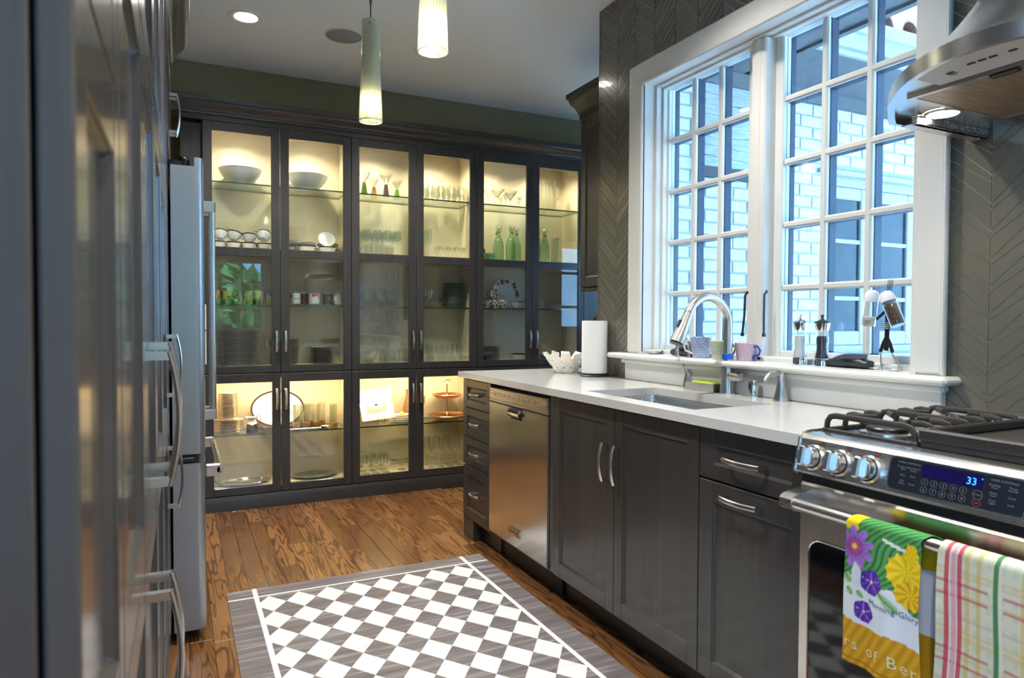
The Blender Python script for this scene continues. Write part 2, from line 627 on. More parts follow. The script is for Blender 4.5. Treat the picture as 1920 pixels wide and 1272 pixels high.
def rug_mat():
    """printed vinyl floor cloth: harlequin field, two white stripes, streaked grey border (all flat print)"""
    m = mk('printed_vinyl', (.5, .5, .5), .45)
    nt, nd, lk, b = nodes(m)
    tc = nt.nodes.new('ShaderNodeTexCoord')
    sp = nt.nodes.new('ShaderNodeSeparateXYZ')
    lk.new(tc.outputs['Object'], sp.inputs[0])
    X, Y = sp.outputs[0], sp.outputs[1]           # rug-local: x from the left edge, y down from the far edge (negative)
    # harlequin
    u = math_n(nt, 'DIVIDE', math_n(nt, 'SUBTRACT', X, .163), .123)
    v = math_n(nt, 'DIVIDE', math_n(nt, 'ADD', Y, .113), .169)
    a = math_n(nt, 'FLOOR', math_n(nt, 'ADD', math_n(nt, 'ADD', u, v), 0))
    c = math_n(nt, 'FLOOR', math_n(nt, 'SUBTRACT', u, v))
    # diamonds whose top points lie at u = k, v = 0
    par = math_n(nt, 'PINGPONG', math_n(nt, 'ADD', a, c), 1.0)
    va = coords(nt, (2.2, 34, 1))
    st = noise(nt, va, 1.0, 4, .6, .3)
    grey = ramp(nt, st, [(.30, (.085, .075, .085)), (.52, (.150, .135, .140)), (.72, (.33, .33, .36))])
    vb = coords(nt, (4, 26, 1))
    wh = ramp(nt, noise(nt, vb, 1.0, 5, .6, .8), [(.30, (.60, .61, .60)), (.50, (.72, .74, .74))])
    field = mixc(nt, par, grey, wh)

    def inside(s, lo, hi):
        return math_n(nt, 'MULTIPLY', math_n(nt, 'GREATER_THAN', s, lo), math_n(nt, 'LESS_THAN', s, hi))
    in_field = math_n(nt, 'MULTIPLY', inside(X, .122, 1.082), math_n(nt, 'LESS_THAN', Y, -.107))
    col = mixc(nt, in_field, grey, field)
    s1 = inside(X, .103, .122)
    s2 = inside(X, 1.082, 1.101)
    s3 = inside(Y, -.107, -.095)
    stripes = math_n(nt, 'MAXIMUM', math_n(nt, 'MAXIMUM', s1, s2), s3)
    col = mixc(nt, stripes, col, (.74, .76, .76))
    lk.new(col, b.inputs['Base Color'])
    return m


def attr_mat(name, rough=.9, weave=True):
    m = mk(name, (.5, .5, .5), rough, 0, .2)
    nt, nd, lk, b = nodes(m)
    at = nt.nodes.new('ShaderNodeAttribute')
    at.attribute_name = 'print'
    lk.new(at.outputs['Color'], b.inputs['Base Color'])
    if weave:
        bump(nt, noise(nt, coords(nt, (900, 900, 900)), 1, 1), .25, .0006)
    return m


def mug_mat(name, base, ink, n=(9, 5)):
    """repeat of ringed flowers printed round a mug (uses generated cylindrical coordinates)"""
    m = mk(name, base, .25, 0, .5, .3)
    nt, nd, lk, b = nodes(m)
    tc = nt.nodes.new('ShaderNodeTexCoord')
    sp = nt.nodes.new('ShaderNodeSeparateXYZ')
    lk.new(tc.outputs['Object'], sp.inputs[0])
    ang = math_n(nt, 'MULTIPLY', math_n(nt, 'ARCTAN2', sp.outputs[1], sp.outputs[0]), n[0] / (2 * PI))
    zz = math_n(nt, 'MULTIPLY', sp.outputs[2], n[1] * 10.0)
    fa = math_n(nt, 'SUBTRACT', math_n(nt, 'FRACT', ang), .5)
    fz = math_n(nt, 'SUBTRACT', math_n(nt, 'FRACT', zz), .5)
    r = math_n(nt, 'SQRT', math_n(nt, 'ADD', math_n(nt, 'MULTIPLY', fa, fa), math_n(nt, 'MULTIPLY', fz, fz)))
    th = math_n(nt, 'MULTIPLY', math_n(nt, 'ARCTAN2', fz, fa), 6.0)
    pet = math_n(nt, 'MULTIPLY', math_n(nt, 'SINE', th), .06)
    w = math_n(nt, 'SINE', math_n(nt, 'MULTIPLY', math_n(nt, 'ADD', r, pet), 30.0))
    f = math_n(nt, 'GREATER_THAN', w, .05)
    lk.new(mixc(nt, f, base, ink), b.inputs['Base Color'])
    return m


MT['oak'] = oak()
MT['tile'] = tile_mat()
MT['rug'] = rug_mat()
MT['print'] = attr_mat('printed_cotton')
MT['mug_blue'] = mug_mat('blue_printed_mug', (.72, .78, .82), (.03, .14, .55), (7, 2.2))
MT['mug_green'] = noisy('green_speckled_mug', (.50, .58, .38), (.62, .66, .52), ns=60, rough=.3)
MT['mug_red'] = mug_mat('rose_printed_mug', (.76, .76, .78), (.50, .12, .24), (10, 3.0))


def frosted():
    """ribbed frosted pendant glass"""
    m = bpy.data.materials.new('ribbed_frosted_glass')
    m.use_nodes = True
    nt = m.node_tree
    for n in list(nt.nodes): nt.nodes.remove(n)
    out = nt.nodes.new('ShaderNodeOutputMaterial')
    tr = nt.nodes.new('ShaderNodeBsdfTransparent'); tr.inputs[0].default_value = (.93, .94, .86, 1)
    tl = nt.nodes.new('ShaderNodeBsdfTranslucent'); tl.inputs[0].default_value = (.86, .86, .66, 1)
    df = nt.nodes.new('ShaderNodeBsdfDiffuse'); df.inputs[0].default_value = (.74, .76, .62, 1)
    gl = nt.nodes.new('ShaderNodeBsdfGlossy'); gl.inputs['Roughness'].default_value = .12
    lw = nt.nodes.new('ShaderNodeLayerWeight')
    v = coords(nt, (1, 1, 230))
    tc = nt.nodes.new('ShaderNodeTexCoord')
    sp = nt.nodes.new('ShaderNodeSeparateXYZ'); nt.links.new(tc.outputs['Object'], sp.inputs[0])
    row = math_n(nt, 'SINE', math_n(nt, 'MULTIPLY', sp.outputs[2], 900.0))
    ang = math_n(nt, 'SINE', math_n(nt, 'MULTIPLY', math_n(nt, 'ARCTAN2', sp.outputs[1], sp.outputs[0]), 26.0))
    dots = math_n(nt, 'GREATER_THAN', math_n(nt, 'MULTIPLY', math_n(nt, 'MAXIMUM', row, 0), math_n(nt, 'MAXIMUM', ang, 0)), .25)
    a1 = nt.nodes.new('ShaderNodeMixShader'); a1.inputs[0].default_value = .5
    nt.links.new(tl.outputs[0], a1.inputs[1]); nt.links.new(df.outputs[0], a1.inputs[2])
    f = math_n(nt, 'MULTIPLY_ADD', dots, -.28, .58)
    a2 = nt.nodes.new('ShaderNodeMixShader'); nt.links.new(f, a2.inputs[0])
    nt.links.new(tr.outputs[0], a2.inputs[1]); nt.links.new(a1.outputs[0], a2.inputs[2])
    a3 = nt.nodes.new('ShaderNodeMixShader')
    nt.links.new(math_n(nt, 'MULTIPLY_ADD', math_n(nt, 'POWER', lw.outputs['Facing'], 3.0), .5, .05), a3.inputs[0])
    nt.links.new(a2.outputs[0], a3.inputs[1]); nt.links.new(gl.outputs[0], a3.inputs[2])
    nt.links.new(a3.outputs[0], out.inputs[0])
    return m


MT['frosted'] = frosted()

# ================================================================== THE SETTING
XW = 1.972          # tiled face of the window wall
CEIL = 2.80

ground = build('ground', G().box(-25, -25, -.45, 30, 25, -.32), MT['ground'], kind='structure', label='unseen pale ground outside the house, laid to bounce daylight indoors', smooth=0)  # unseen ground, kept pale so it bounces daylight up to the ceiling

fl = G().box(-2.6, -3.2, -.2, 2.15, 5.05, -.006).box(2.15, 2.93, -.2, 5.4, 5.05, -.006)
floor = build('floor', fl, MT['oak'], kind='structure', label='glossy brown oak strip floor with dark cathedral grain', smooth=0)
rnd = random.Random(3)
PW = .0826
x = -.142
while x < 1.60:
    y = .55 - rnd.random() * .8
    while y < 4.61:
        L = rnd.uniform(.45, 1.25)
        y1 = min(y + L, 4.62)
        if y1 > .75 and y1 - y > .05:
            d = rnd.uniform(0, .0004)
            build('plank', G().box(x + .0006, y + .0006, -.006, x + PW - .0006, y1 - .0006, -d, .0012), MT['oak'], floor, smooth=0)
        y = y1
    x += PW

ceil_g = G().box(-2.6, -3.2, CEIL, 2.15, 5.05, CEIL + .12).box(2.15, 2.93, CEIL, 5.4, 5.05, CEIL + .12)
ceiling = build('ceiling', ceil_g, MT['ceil'], kind='structure', label='smooth pale grey painted ceiling', smooth=0)

# ---- window wall with tapered chevron tiles
OY0, OY1, OZ0, OZ1 = 1.295, 2.662, 1.02, 2.333
wr = G()
wr.box(XW + .0028, -3.1, 0, 2.15, OY0, CEIL).box(XW + .0028, OY1, 0, 2.15, 3.034, CEIL)
wr.box(XW + .0028, OY0, 0, 2.15, OY1, OZ0).box(XW + .0028, OY0, OZ1, 2.15, OY1, CEIL)
wall_right = build('wall_right', wr, MT['grout'], kind='structure', label='window wall covered in taupe chevron tile with sand grout', smooth=0)


def clip(poly, axis, lim, keep_less):
    out = []
    n = len(poly)
    for i in range(n):
        a, b = poly[i], poly[(i + 1) % n]
        ia = (a[axis] <= lim) if keep_less else (a[axis] >= lim)
        ib = (b[axis] <= lim) if keep_less else (b[axis] >= lim)
        if ia: out.append(a)
        if ia != ib:
            t = (lim - a[axis]) / (b[axis] - a[axis])
            out.append(tuple(a[k] + t * (b[k] - a[k]) for k in (0, 1)))
    return out


def inset(poly, d):
    cx = sum(p[0] for p in poly) / len(poly); cy = sum(p[1] for p in poly) / len(poly)
    n = len(poly)
    ar = sum(poly[k][0] * poly[(k + 1) % n][1] - poly[(k + 1) % n][0] * poly[k][1] for k in range(n))
    if ar < 0: poly = poly[::-1]
    lines = []
    for i in range(n):
        a, b = Vector(poly[i]), Vector(poly[(i + 1) % n])
        e = (b - a)
        if e.length < 1e-5: continue
        e.normalize()
        nrm = Vector((-e.y, e.x))
        lines.append((a + nrm * d, e))
    out = []
    for i in range(len(lines)):
        (p, e), (q, f) = lines[i - 1], lines[i]
        den = e.x * f.y - e.y * f.x
        if abs(den) < 1e-6: continue
        t = ((q.x - p.x) * f.y - (q.y - p.y) * f.x) / den
        out.append((p.x + e.x * t, p.y + e.y * t))
    return out


CW = .1472
rest = G()
ntile = 0
regions = [(2.705, 3.034, .917, 2.80), (1.262, 2.705, 2.365, 2.80), (.30, 1.262, .917, 2.80)]
for k in range(-1, 20):
    ya, yb = 3.0203 - CW * (k - 0), 3.0203 - CW * (k + 1)      # column from ya (far) to yb (near)
    v_at_near = (k % 2 == 0)                                   # valley joint on the near side
    yv, yp = (yb, ya) if v_at_near else (ya, yb)
    for j in range(-3, 30):
        A = .900 + j * .075                                    # z of line type A at the valley joint
        Bz = A - .057
        A2 = A - .075
        wedge1 = [(yv, A), (yp, A + .107), (yp, Bz + .137), (yv, Bz)]
        wedge2 = [(yv, Bz), (yp, Bz + .137), (yp, A2 + .107), (yv, A2)]
        for w in (wedge1, wedge2):
            for (y0, y1, z0, z1) in regions:
                p = w
                for ax, lim, less in ((0, y0, False), (0, y1, True), (1, z0, False), (1, z1, True)):
                    if len(p) >= 3: p = clip(p, ax, lim, less)
                if len(p) < 3: continue
                p = inset(p, .0013)
                if len(p) < 3: continue
                ar = abs(sum(p[i][0] * p[(i + 1) % len(p)][1] - p[(i + 1) % len(p)][0] * p[i][1] for i in range(len(p)))) / 2
                bw = max(q[0] for q in p) - min(q[0] for q in p)
                if ar < 1.2e-4 or bw < .003 or bw > .15: continue
                zmin = min(q[1] for q in p)
                ymax = max(q[0] for q in p)
                seen = (y0 > 2.7) or (y0 > 1.2 and zmin < 2.66 and ymax > 2.0) or (y0 < 1.2 and ymax > 1.0 and zmin < 2.2)
                if seen and ntile < 300:
                    build('tile', G().prism(p, 'x', XW + .003, XW), MT['tile'], wall_right, smooth=0, weld=True)
                    ntile += 1
                else:
                    rest.prism(p, 'x', XW + .003, XW)
build('tile', rest, MT['tile'], wall_right, smooth=0, kind='stuff', weld=True)
# tile edge trim at the wall's end
build('edge_trim', G().box(XW, 3.0345, .917, 2.15, 3.041, CEIL), MT['tile'], wall_right, smooth=0)

# ---- other walls
wn = G().box(2.15, 2.94, 0, 2.56, 3.034, CEIL).box(2.55, 3.034, 0, 2.65, 3.60, CEIL)
build('wall_nook', wn, MT['olive'], kind='structure', label='olive recessed wall behind the window wall', smooth=0)
wb = G()
wb.box(-.75, 4.95, 0, 3.15, 5.05, CEIL).box(4.35, 4.95, 0, 5.4, 5.05, CEIL).box(3.15, 4.95, 0, 4.35, 5.05, .45).box(3.15, 4.95, 2.35, 4.35, 5.05, CEIL)
wb.box(-.75, 4.74, 2.49, 3.05, 4.95, CEIL)
build('wall_back', wb, MT['olive'], kind='structure', label='olive painted wall above the glass cabinets', smooth=0)
wl = G().box(-.85, .42, 0, -.75, 5.05, CEIL).box(-2.6, .42, 0, -.75, .52, CEIL)
wl.box(-2.6, -3.1, 0, -2.5, -2.6, CEIL).box(-2.6, -.3, 0, -2.5, .42, CEIL).box(-2.6, -2.6, 0, -2.5, -.3, .5).box(-2.6, -2.6, 2.5, -2.5, -.3, CEIL)
build('wall_left', wl, MT['rear'], kind='structure', label='pale wall behind the tall pantry cabinets', smooth=0)
wq = G().box(-2.6, -3.1, 0, .2, -3.0, CEIL).box(1.3, -3.1, 0, 2.15, -3.0, CEIL).box(.2, -3.1, 0, 1.3, -3.0, 1.0).box(.2, -3.1, 2.2, 1.3, -3.0, CEIL)
build('wall_rear', wq, MT['rear'], kind='structure', label='pale wall with a wide window behind the kitchen', smooth=0)
build('wall_passage', G().box(5.3, 3.03, 0, 5.4, 4.95, CEIL), MT['rear'], kind='structure', label='pale end wall of the side passage', smooth=0)


def plain_window(name, label, axis, fix, a0, a1, z0, z1, na, nz):
    """painted frame with glazing bars for windows seen only in reflections or added for daylight"""
    w = thing(name, label, None, (fix, a0, z0) if axis == 'x' else (a0, fix, z0), kind='structure')
    t = .03
    def bx(g, p0, p1, q0, q1, th=t):
        if axis == 'x': g.box(fix - th, p0, q0, fix + th, p1, q1)
        else: g.box(p0, fix - th, q0, p1, fix + th, q1)
    g = G()
    bx(g, a0, a0 + .06, z0, z1); bx(g, a1 - .06, a1, z0, z1); bx(g, a0 + .06, a1 - .06, z0, z0 + .06); bx(g, a0 + .06, a1 - .06, z1 - .06, z1)
    build('frame', g, MT['white'], w, smooth=0)
    for i in range(1, na):
        g = G(); c = a0 + (a1 - a0) * i / na
        bx(g, c - .015, c + .015, z0 + .06, z1 - .06, .015); build('muntin', g, MT['white'], w, smooth=0)
    for i in range(1, nz):
        g = G(); c = z0 + (z1 - z0) * i / nz
        bx(g, a0 + .06, a1 - .06, c - .015, c + .015, .014); build('muntin', g, MT['white'], w, smooth=0)
    g = G()
    if axis == 'x': g.box(fix - .003, a0 + .06, z0 + .06, fix + .003, a1 - .06, z1 - .06)
    else: g.box(a0 + .06, fix - .003, z0 + .06, a1 - .06, fix + .003, z1 - .06)
    build('pane', g, MT['window_pane'], w, smooth=0)
    return w


plain_window('window_3', 'wide white window behind the kitchen, mirrored in the cabinet glass', 'y', -3.05, .2, 1.3, 1.0, 2.2, 3, 3)
plain_window('window_4', 'unseen white window added in the left wall for daylight', 'x', -2.55, -2.6, -.3, .5, 2.5, 5, 4)  # unseen window, added and sized to light the pantry end and cabinets
plain_window('window_5', 'white window at the end of the side passage', 'y', 5.0, 3.15, 4.35, .45, 2.35, 3, 5)

# ---- kitchen window
win = thing('window_1', 'white casement window with divided panes above the sink', None, (1.952, 1.98, 1.0), kind='structure')
def wpart(name, g, mat='white', smooth=35):
    return build(name, g, MT[mat], win, smooth=smooth)
XC = 1.950
wpart('casing', G().box(XC, 2.640, 1.043, XW + .004, 2.749, 2.409, .010).box(XC - .004, 2.640, 1.043, XC + .004, 2.650, 2.30, .003))
wpart('casing', G().box(XC, 1.2150, 1.043, XW + .004, 1.303, 2.409, .010).box(XC - .006, 1.2100, 1.043, XC + .012, 1.222, 2.409, .004))
wpart('casing', G().box(XC - .0005, 1.2155, 2.303, XW + .004, 2.7485, 2.4095, .010).box(XC - .004, 1.30, 2.301, XC + .004, 2.64, 2.311, .003))
wpart('jamb', G().box(XC + .004, 2.640, 1.043, 2.15, 2.661, 2.333, .002).box(2.025, 2.628, 1.043, 2.15, 2.640, 2.31, .003).box(2.058, 2.618, 1.043, 2.15, 2.629, 2.30, .003))
wpart('jamb', G().box(XC + .004, 1.296, 1.043, 2.15, 1.316, 2.333, .002).box(2.025, 1.316, 1.043, 2.15, 1.328, 2.31, .003).box(2.058, 1.327, 1.043, 2.15, 1.338, 2.30, .003))
wpart('head_jamb', G().box(XC + .004, 1.316, 2.305, 2.15, 2.640, 2.333, .002).box(2.025, 1.328, 2.296, 2.15, 2.628, 2.306, .003).box(2.058, 1.338, 2.288, 2.15, 2.618, 2.297, .003))
wpart('mullion', G().box(2.030, 1.966, 1.043, 2.15, 2.040, 2.296, .006).box(2.026, 1.990, 1.043, 2.034, 2.016, 2.296, .003))
wpart('stool', G().box(1.897, 1.175, 1.018, 2.09, 2.845, 1.043, .009))
wpart('apron', G().box(1.952, 1.219, .9155, XW + .004, 2.763, 1.018, .003).box(1.935, 1.205, .995, XW, 2.777, 1.018, .008))
wpart('sill', G().box(2.03, 1.30, 1.035, 2.15, 2.655, 1.062, .004))
ZB, ZT = 1.086, 2.287
rowz = [ZB + (ZT - ZB) * i / 5 for i in range(6)]
for (g0, g1) in ((2.105, 2.612), (1.385, 1.927)):              # glass limits of the two sashes
    s = G()
    xa, xb = 2.084, 2.126
    s.box(xa, g0 - .055 if g0 < 2 else g0 - .062, 1.058, xb, g0, 2.30, .004).box(xa, g1, 1.058, xb, min(g1 + .05, 2.62 if g1 > 2 else 1.968), 2.30, .004)
    s.box(xa + .0004, g0, 1.058, xb - .0004, g1, ZB, .004).box(xa + .0004, g0, ZT, xb - .0004, g1, 2.30, .004)
    wpart('sash', s)
    e = G()
    e.box(2.127, g0 - .05, 1.066, 2.150, g0 - .0005, 2.297).box(2.127, g1 + .0005, 1.066, 2.150, min(g1 + .045, 2.617 if g1 > 2 else 1.965), 2.297)
    e.box(2.1275, g0, 1.066, 2.1495, g1, ZB - .0005).box(2.1275, g0, ZT + .0005, 2.1495, g1, 2.296)
    build('exterior_cladding', e, MT['navy'], win, smooth=0)
    c = [g0 + (g1 - g0) * i / 3 for i in range(4)]
    for i in (1, 2):
        wpart('muntin', G().box(2.088, c[i] - .0135, ZB, 2.109, c[i] + .0135, ZT, .006))
        build('exterior_muntin', G().box(2.1092, c[i] - .0130, ZB, 2.1480, c[i] + .0130, ZT, .003), MT['navy'], win, smooth=0)
    for i in range(1, 5):
        wpart('muntin', G().box(2.0885, g0, rowz[i] - .0125, 2.1088, g1, rowz[i] + .0125, .006))
        build('exterior_muntin', G().box(2.1094, g0, rowz[i] - .0120, 2.1470, g1, rowz[i] + .0120, .003), MT['navy'], win, smooth=0)
    for i in range(3):
        for j in range(5):
            lo = c[i] + (.0135 if i else 0); hi = c[i + 1] - (.0135 if i < 2 else 0)
            zl = rowz[j] + (.0125 if j else 0); zh = rowz[j + 1] - (.0125 if j < 4 else 0)
            wpart('pane', G().box(2.103, lo, zl, 2.107, hi, zh), 'window_pane', 0)
for yy, tilt in ((2.052, .006), (1.952, -.006)):
    g = G().tube([(2.040, yy, 1.315), (2.026, yy, 1.30), (2.024, yy + tilt * .2, 1.22), (2.020, yy + tilt, 1.15)], .0065, 6, flat=(1.0, .45, (1, 0, 0)))
    g.box(2.014, yy + tilt - .006, 1.138, 2.026, yy + tilt + .006, 1.152, .002)
    build('latch_strap', g, MT['black_matte'], win, label='black pull strap hanging beside the middle mullion')

# ---- outside: white painted brick wing, its eaves and casements
ww = G().box(2.15, 2.906, -.32, 3.45, 2.94, 2.56).box(2.65, 2.94, 0, 3.45, 3.03, CEIL).box(3.45, 2.906, 2.115, 5.4, 3.03, CEIL).box(3.45, 2.906, -.32, 5.4, 3.03, .98).box(5.0, 2.906, .98, 5.4, 3.03, 2.115)
wing = build('wall_wing', ww, MT['mortar'], kind='structure', label='white painted brick wing outside the window', smooth=0)
rb = random.Random(11)
BH, BL, JT = .0577, .194, .010
z = .93
row = 0
while z < 2.48:
    for (xa, xb, zlo, zhi) in ((2.16, 3.45, .9, 2.5), (3.45, 4.75, 2.112, 2.5)):
        if z < zlo - .002 or z + BH > zhi: continue
        xx = xa - (row % 2) * (BL + JT) / 2 if xa < 3 else xa - ((row + 0) % 2) * (BL + JT) / 2 + .06
        while xx < xb:
            x0, x1 = max(xx, xa), min(xx + BL, xb)
            if x1 - x0 > .03:
                d = rb.uniform(-.0015, .002)
                build('brick', G().box(x0, 2.899 + d, z + rb.uniform(-.001, .001), x1, 2.908, z + BH + rb.uniform(-.001, .001), .003), MT['brick'], wing, smooth=0)
            xx += BL + JT
    z += BH + JT
    row += 1
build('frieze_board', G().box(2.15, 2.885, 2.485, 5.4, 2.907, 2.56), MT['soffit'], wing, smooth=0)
build('drip_board', G().box(3.42, 2.875, 2.085, 4.75, 2.907, 2.112), MT['ext_paint'], wing, smooth=0)

# eaves
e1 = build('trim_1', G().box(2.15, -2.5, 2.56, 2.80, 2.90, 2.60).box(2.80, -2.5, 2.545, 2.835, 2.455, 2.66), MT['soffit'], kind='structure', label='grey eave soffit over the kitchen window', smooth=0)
prof = [(2.455, 2.56), (2.435, 2.56), (2.435, 2.578), (2.450, 2.582), (2.450, 2.596), (2.430, 2.600), (2.430, 2.622), (2.445, 2.628), (2.445, 2.685), (2.425, 2.69), (2.415, 2.72), (2.405, 2.745), (2.455, 2.745)]
e2 = thing('trim_2', 'pale moulded gutter and eave of the brick wing', None, (3.6, 2.45, 2.56), kind='structure')
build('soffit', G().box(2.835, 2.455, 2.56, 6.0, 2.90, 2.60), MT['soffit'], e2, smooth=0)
build('gutter', G().prism(prof, 'x', 2.80, 6.0), MT['fascia'], e2, smooth=0, weld=True)
roof = build('roof', G().prism([(2.46, 2.72), (5.2, 4.05), (5.2, 3.9), (2.46, 2.62)], 'x', 2.6, 6.0), MT['roof_tile'], kind='structure', label='clay barrel tile roof above the wing gutter', smooth=0, weld=True)
for i in range(9):
    for j in range(2):
        xc = 2.96 + i * .20
        g = G()
        rings = []
        for (yy, zz) in ((0, 0), (.42, .205)):
            outer = [(xc + .075 * math.cos(t), 2.43 + j * .38 + yy, 2.755 + j * .185 + zz + .075 * math.sin(t)) for t in [PI * q / 8 for q in range(9)]]
            inner = [(xc + .062 * math.cos(t), 2.43 + j * .38 + yy, 2.755 + j * .185 + zz + .062 * math.sin(t)) for t in [PI - PI * q / 8 for q in range(9)]]
            rings.append(outer + inner)
        g.loft(rings)
        build('roof_tile', g, MT['roof_tile'], roof, smooth=40, weld=True)

# boarded box under the eave (weathered wavy clapboards)
bay = thing('wall_bay', 'boarded grey box with wavy clapboards hung under the eave', None, (2.76, 2.80, 2.0), kind='structure')
build('post', G().box(2.500, 2.862, 1.985, 2.526, 2.898, 2.50), MT['post'], bay, smooth=0)
build('backing', G().box(2.526, 2.884, 1.99, 3.02, 2.896, 2.50), MT['post'], bay, smooth=0)
for i in range(8):
    z0 = 2.03 + i * .056
    pts = []
    n = 9
    ph = rb.random() * 6
    lower = [(2.526 + .49 * q / (n - 1), z0 + .006 * math.sin(ph + q * .9) + .004 * math.sin(q * 2.1 + i)) for q in range(n)]
    upper = [(x_, z0 + .060) for x_, _ in lower[::-1]]
    g = G()
    ring = lambda yo: None
    pl = lower + upper
    vs0 = [(p[0], 2.866 if k < n else 2.878, p[1]) for k, p in enumerate(pl)]
    vs1 = [(p[0], 2.885, p[1]) for p in pl]
    g.loft([vs0, vs1])
    build('board', g, MT['weathered'], bay, smooth=0, weld=True)
build('bottom_rail', G().box(2.50, 2.858, 1.975, 3.02, 2.896, 2.03), MT['post'], bay, smooth=0)
build('head_rail', G().box(2.526, 2.86, 2.475, 3.02, 2.884, 2.555), MT['soffit'], bay, smooth=0)

# casements of the wing
w2 = thing('window_2', 'lilac grey casement windows in the brick wing outside', None, (4.2, 2.96, 1.0), kind='structure')
build('frame', G().box(3.45, 2.93, .98, 3.53, 3.0, 2.115, .004).box(4.92, 2.93, .98, 5.0, 3.0, 2.115, .004).box(3.53, 2.93, 2.035, 4.92, 3.0, 2.115, .004).box(3.53, 2.93, .98, 4.92, 3.0, 1.05, .004).box(3.46, 2.86, .965, 5.0, 2.95, 1.0, .004), MT['ext_paint'], w2, smooth=0)
for i, (x0, x1) in enumerate(((3.53, 3.95), (3.98, 4.40), (4.43, 4.92))):
    s = G().box(x0, 2.945, 1.05, x0 + .075, 2.985, 2.035, .006).box(x1 - .075, 2.945, 1.05, x1, 2.985, 2.035, .006).box(x0 + .075, 2.946, 1.05, x1 - .075, 2.984, 1.14, .006).box(x0 + .075, 2.946, 1.96, x1 - .075, 2.984, 2.035, .006)
    build('sash', s, MT['ext_paint'], w2)
    if i < 2:
        build('mullion', G().box(x1, 2.935, 1.05, x1 + .03, 3.0, 2.035), MT['ext_paint'], w2, smooth=0)
    zs = [1.14, 1.345, 1.55, 1.755, 1.96]
    for zc in (1.345, 1.70):
        build('muntin', G().box(x0 + .075, 2.95, zc - .013, x1 - .075, 2.98, zc + .013, .004), MT['ext_paint'], w2)
    for za, zb in ((1.14, 1.332), (1.358, 1.687), (1.713, 1.96)):
        build('pane', G().box(x0 + .075, 2.963, za, x1 - .075, 2.967, zb), MT['window_pane'], w2, smooth=0)

# trees beyond the rear window (they show only as green reflections)
def blob_tree(loc, r, lab):
    t = thing('tree', lab, 'tree', loc, 'trees beyond the rear window')
    build('trunk', G().tube([(loc[0], loc[1], loc[2]), (loc[0] + .1, loc[1], loc[2] + 1.6), (loc[0], loc[1] + .1, loc[2] + 2.6)], [.16, .12, .08], 8), MT['bark'], t)
    rr = random.Random(int(loc[0] * 10) + 5)
    g = G()
    for k in range(1500):
        a, b = rr.random() * 2 * PI, math.acos(rr.uniform(-1, 1))
        q = r * rr.uniform(.55, 1.0)
        c = Vector((loc[0] + q * math.sin(b) * math.cos(a), loc[1] + q * math.sin(b) * math.sin(a), loc[2] + 2.9 + q * .9 * math.cos(b)))
        u = Vector((rr.uniform(-1, 1), rr.uniform(-1, 1), rr.uniform(-1, 1))).normalized() * rr.uniform(.2, .42)
        w = u.cross(Vector((rr.uniform(-1, 1), rr.uniform(-1, 1), rr.uniform(-1, 1)))).normalized() * rr.uniform(.14, .28)
        g.add([c - u, c + w, c + u, c - w], [(0, 1, 2, 3)])
    build('foliage', g, MT['leaf'], t, smooth=0, kind='stuff')
for tx_, ty_, tr_2, lab in ((-4.2, -14.5, 1.7, 'leafy green tree at the left of the rear garden, mirrored in the glass'), (1.3, -15.0, 1.5, 'leafy green tree in the middle of the rear garden, mirrored in the glass'),
                       (3.9, 9.2, 1.9, 'leafy tree outside the passage window')):
    blob_tree((tx_, ty_, -1.2), tr_2, lab)

# ================================================================== CABINETS AND APPLIANCES
def shaker(w, h, st=.05, rt_=.05, rb_=.06, t=.02, dep=.009):
    """shaker front in (u, outward, up): frame of stiles and rails round a recessed panel"""
    g = G()
    c = .0018
    g.box(0, 0, 0, st, t, h, c).box(w - st, 0, 0, w, t, h, c)
    g.box(st, 0, 0, w - st, t - .0003, rb_, c).box(st, 0, h - rt_, w - st, t - .0003, h, c)
    g.box(st - .004, 0, rb_ - .004, w - st + .004, t - dep, h - rt_ + .004)
    # small sloped bead round the panel
    b = .006
    q = [(st, rb_), (w - st, rb_), (w - st, h - rt_), (st, h - rt_)]
    qi = [(st + b, rb_ + b), (w - st - b, rb_ + b), (w - st - b, h - rt_ - b), (st + b, h - rt_ - b)]
    v = [(p[0], t - .003, p[1]) for p in q] + [(p[0], t - dep, p[1]) for p in qi]
    g.add(v, [(k, (k + 1) % 4, 4 + (k + 1) % 4, 4 + k) for k in range(4)])
    return g


def place(g, o, U, N):
    U, N = Vector(U), Vector(N)
    M = Matrix.Identity(4)
    for i in range(3):
        M[i][0], M[i][1], M[i][2], M[i][3] = U[i], N[i], (0, 0, 1)[i], o[i]
    return g.xf(M)


def pull(c, al, out, L=.138, proj=.024, wid=.0062):
    c, al, out = Vector(c), Vector(al), Vector(out)
    g = G()
    for s in (-1, 1):
        e = c + al * (s * (L / 2 - .006))
        g.tube([e, e + out * (proj + .002)], .0085, 4, flat=(1, 1, al))
    pts = []
    for i in range(13):
        t = -1 + 2 * i / 12
        pts.append(c + al * (t * L / 2) + out * (proj + .013 * (1 - t * t)))
    g.tube(pts, 1.0, 8, flat=(.0042, wid + .0015, out))
    return g


UY, NX = (0, 1, 0), (-1, 0, 0)

# ---- glass display cabinets along the back wall
YF = 4.60
DOORX = [.131, .584, 1.038, 1.489, 1.947, 2.404, 2.860]
STIL = .053


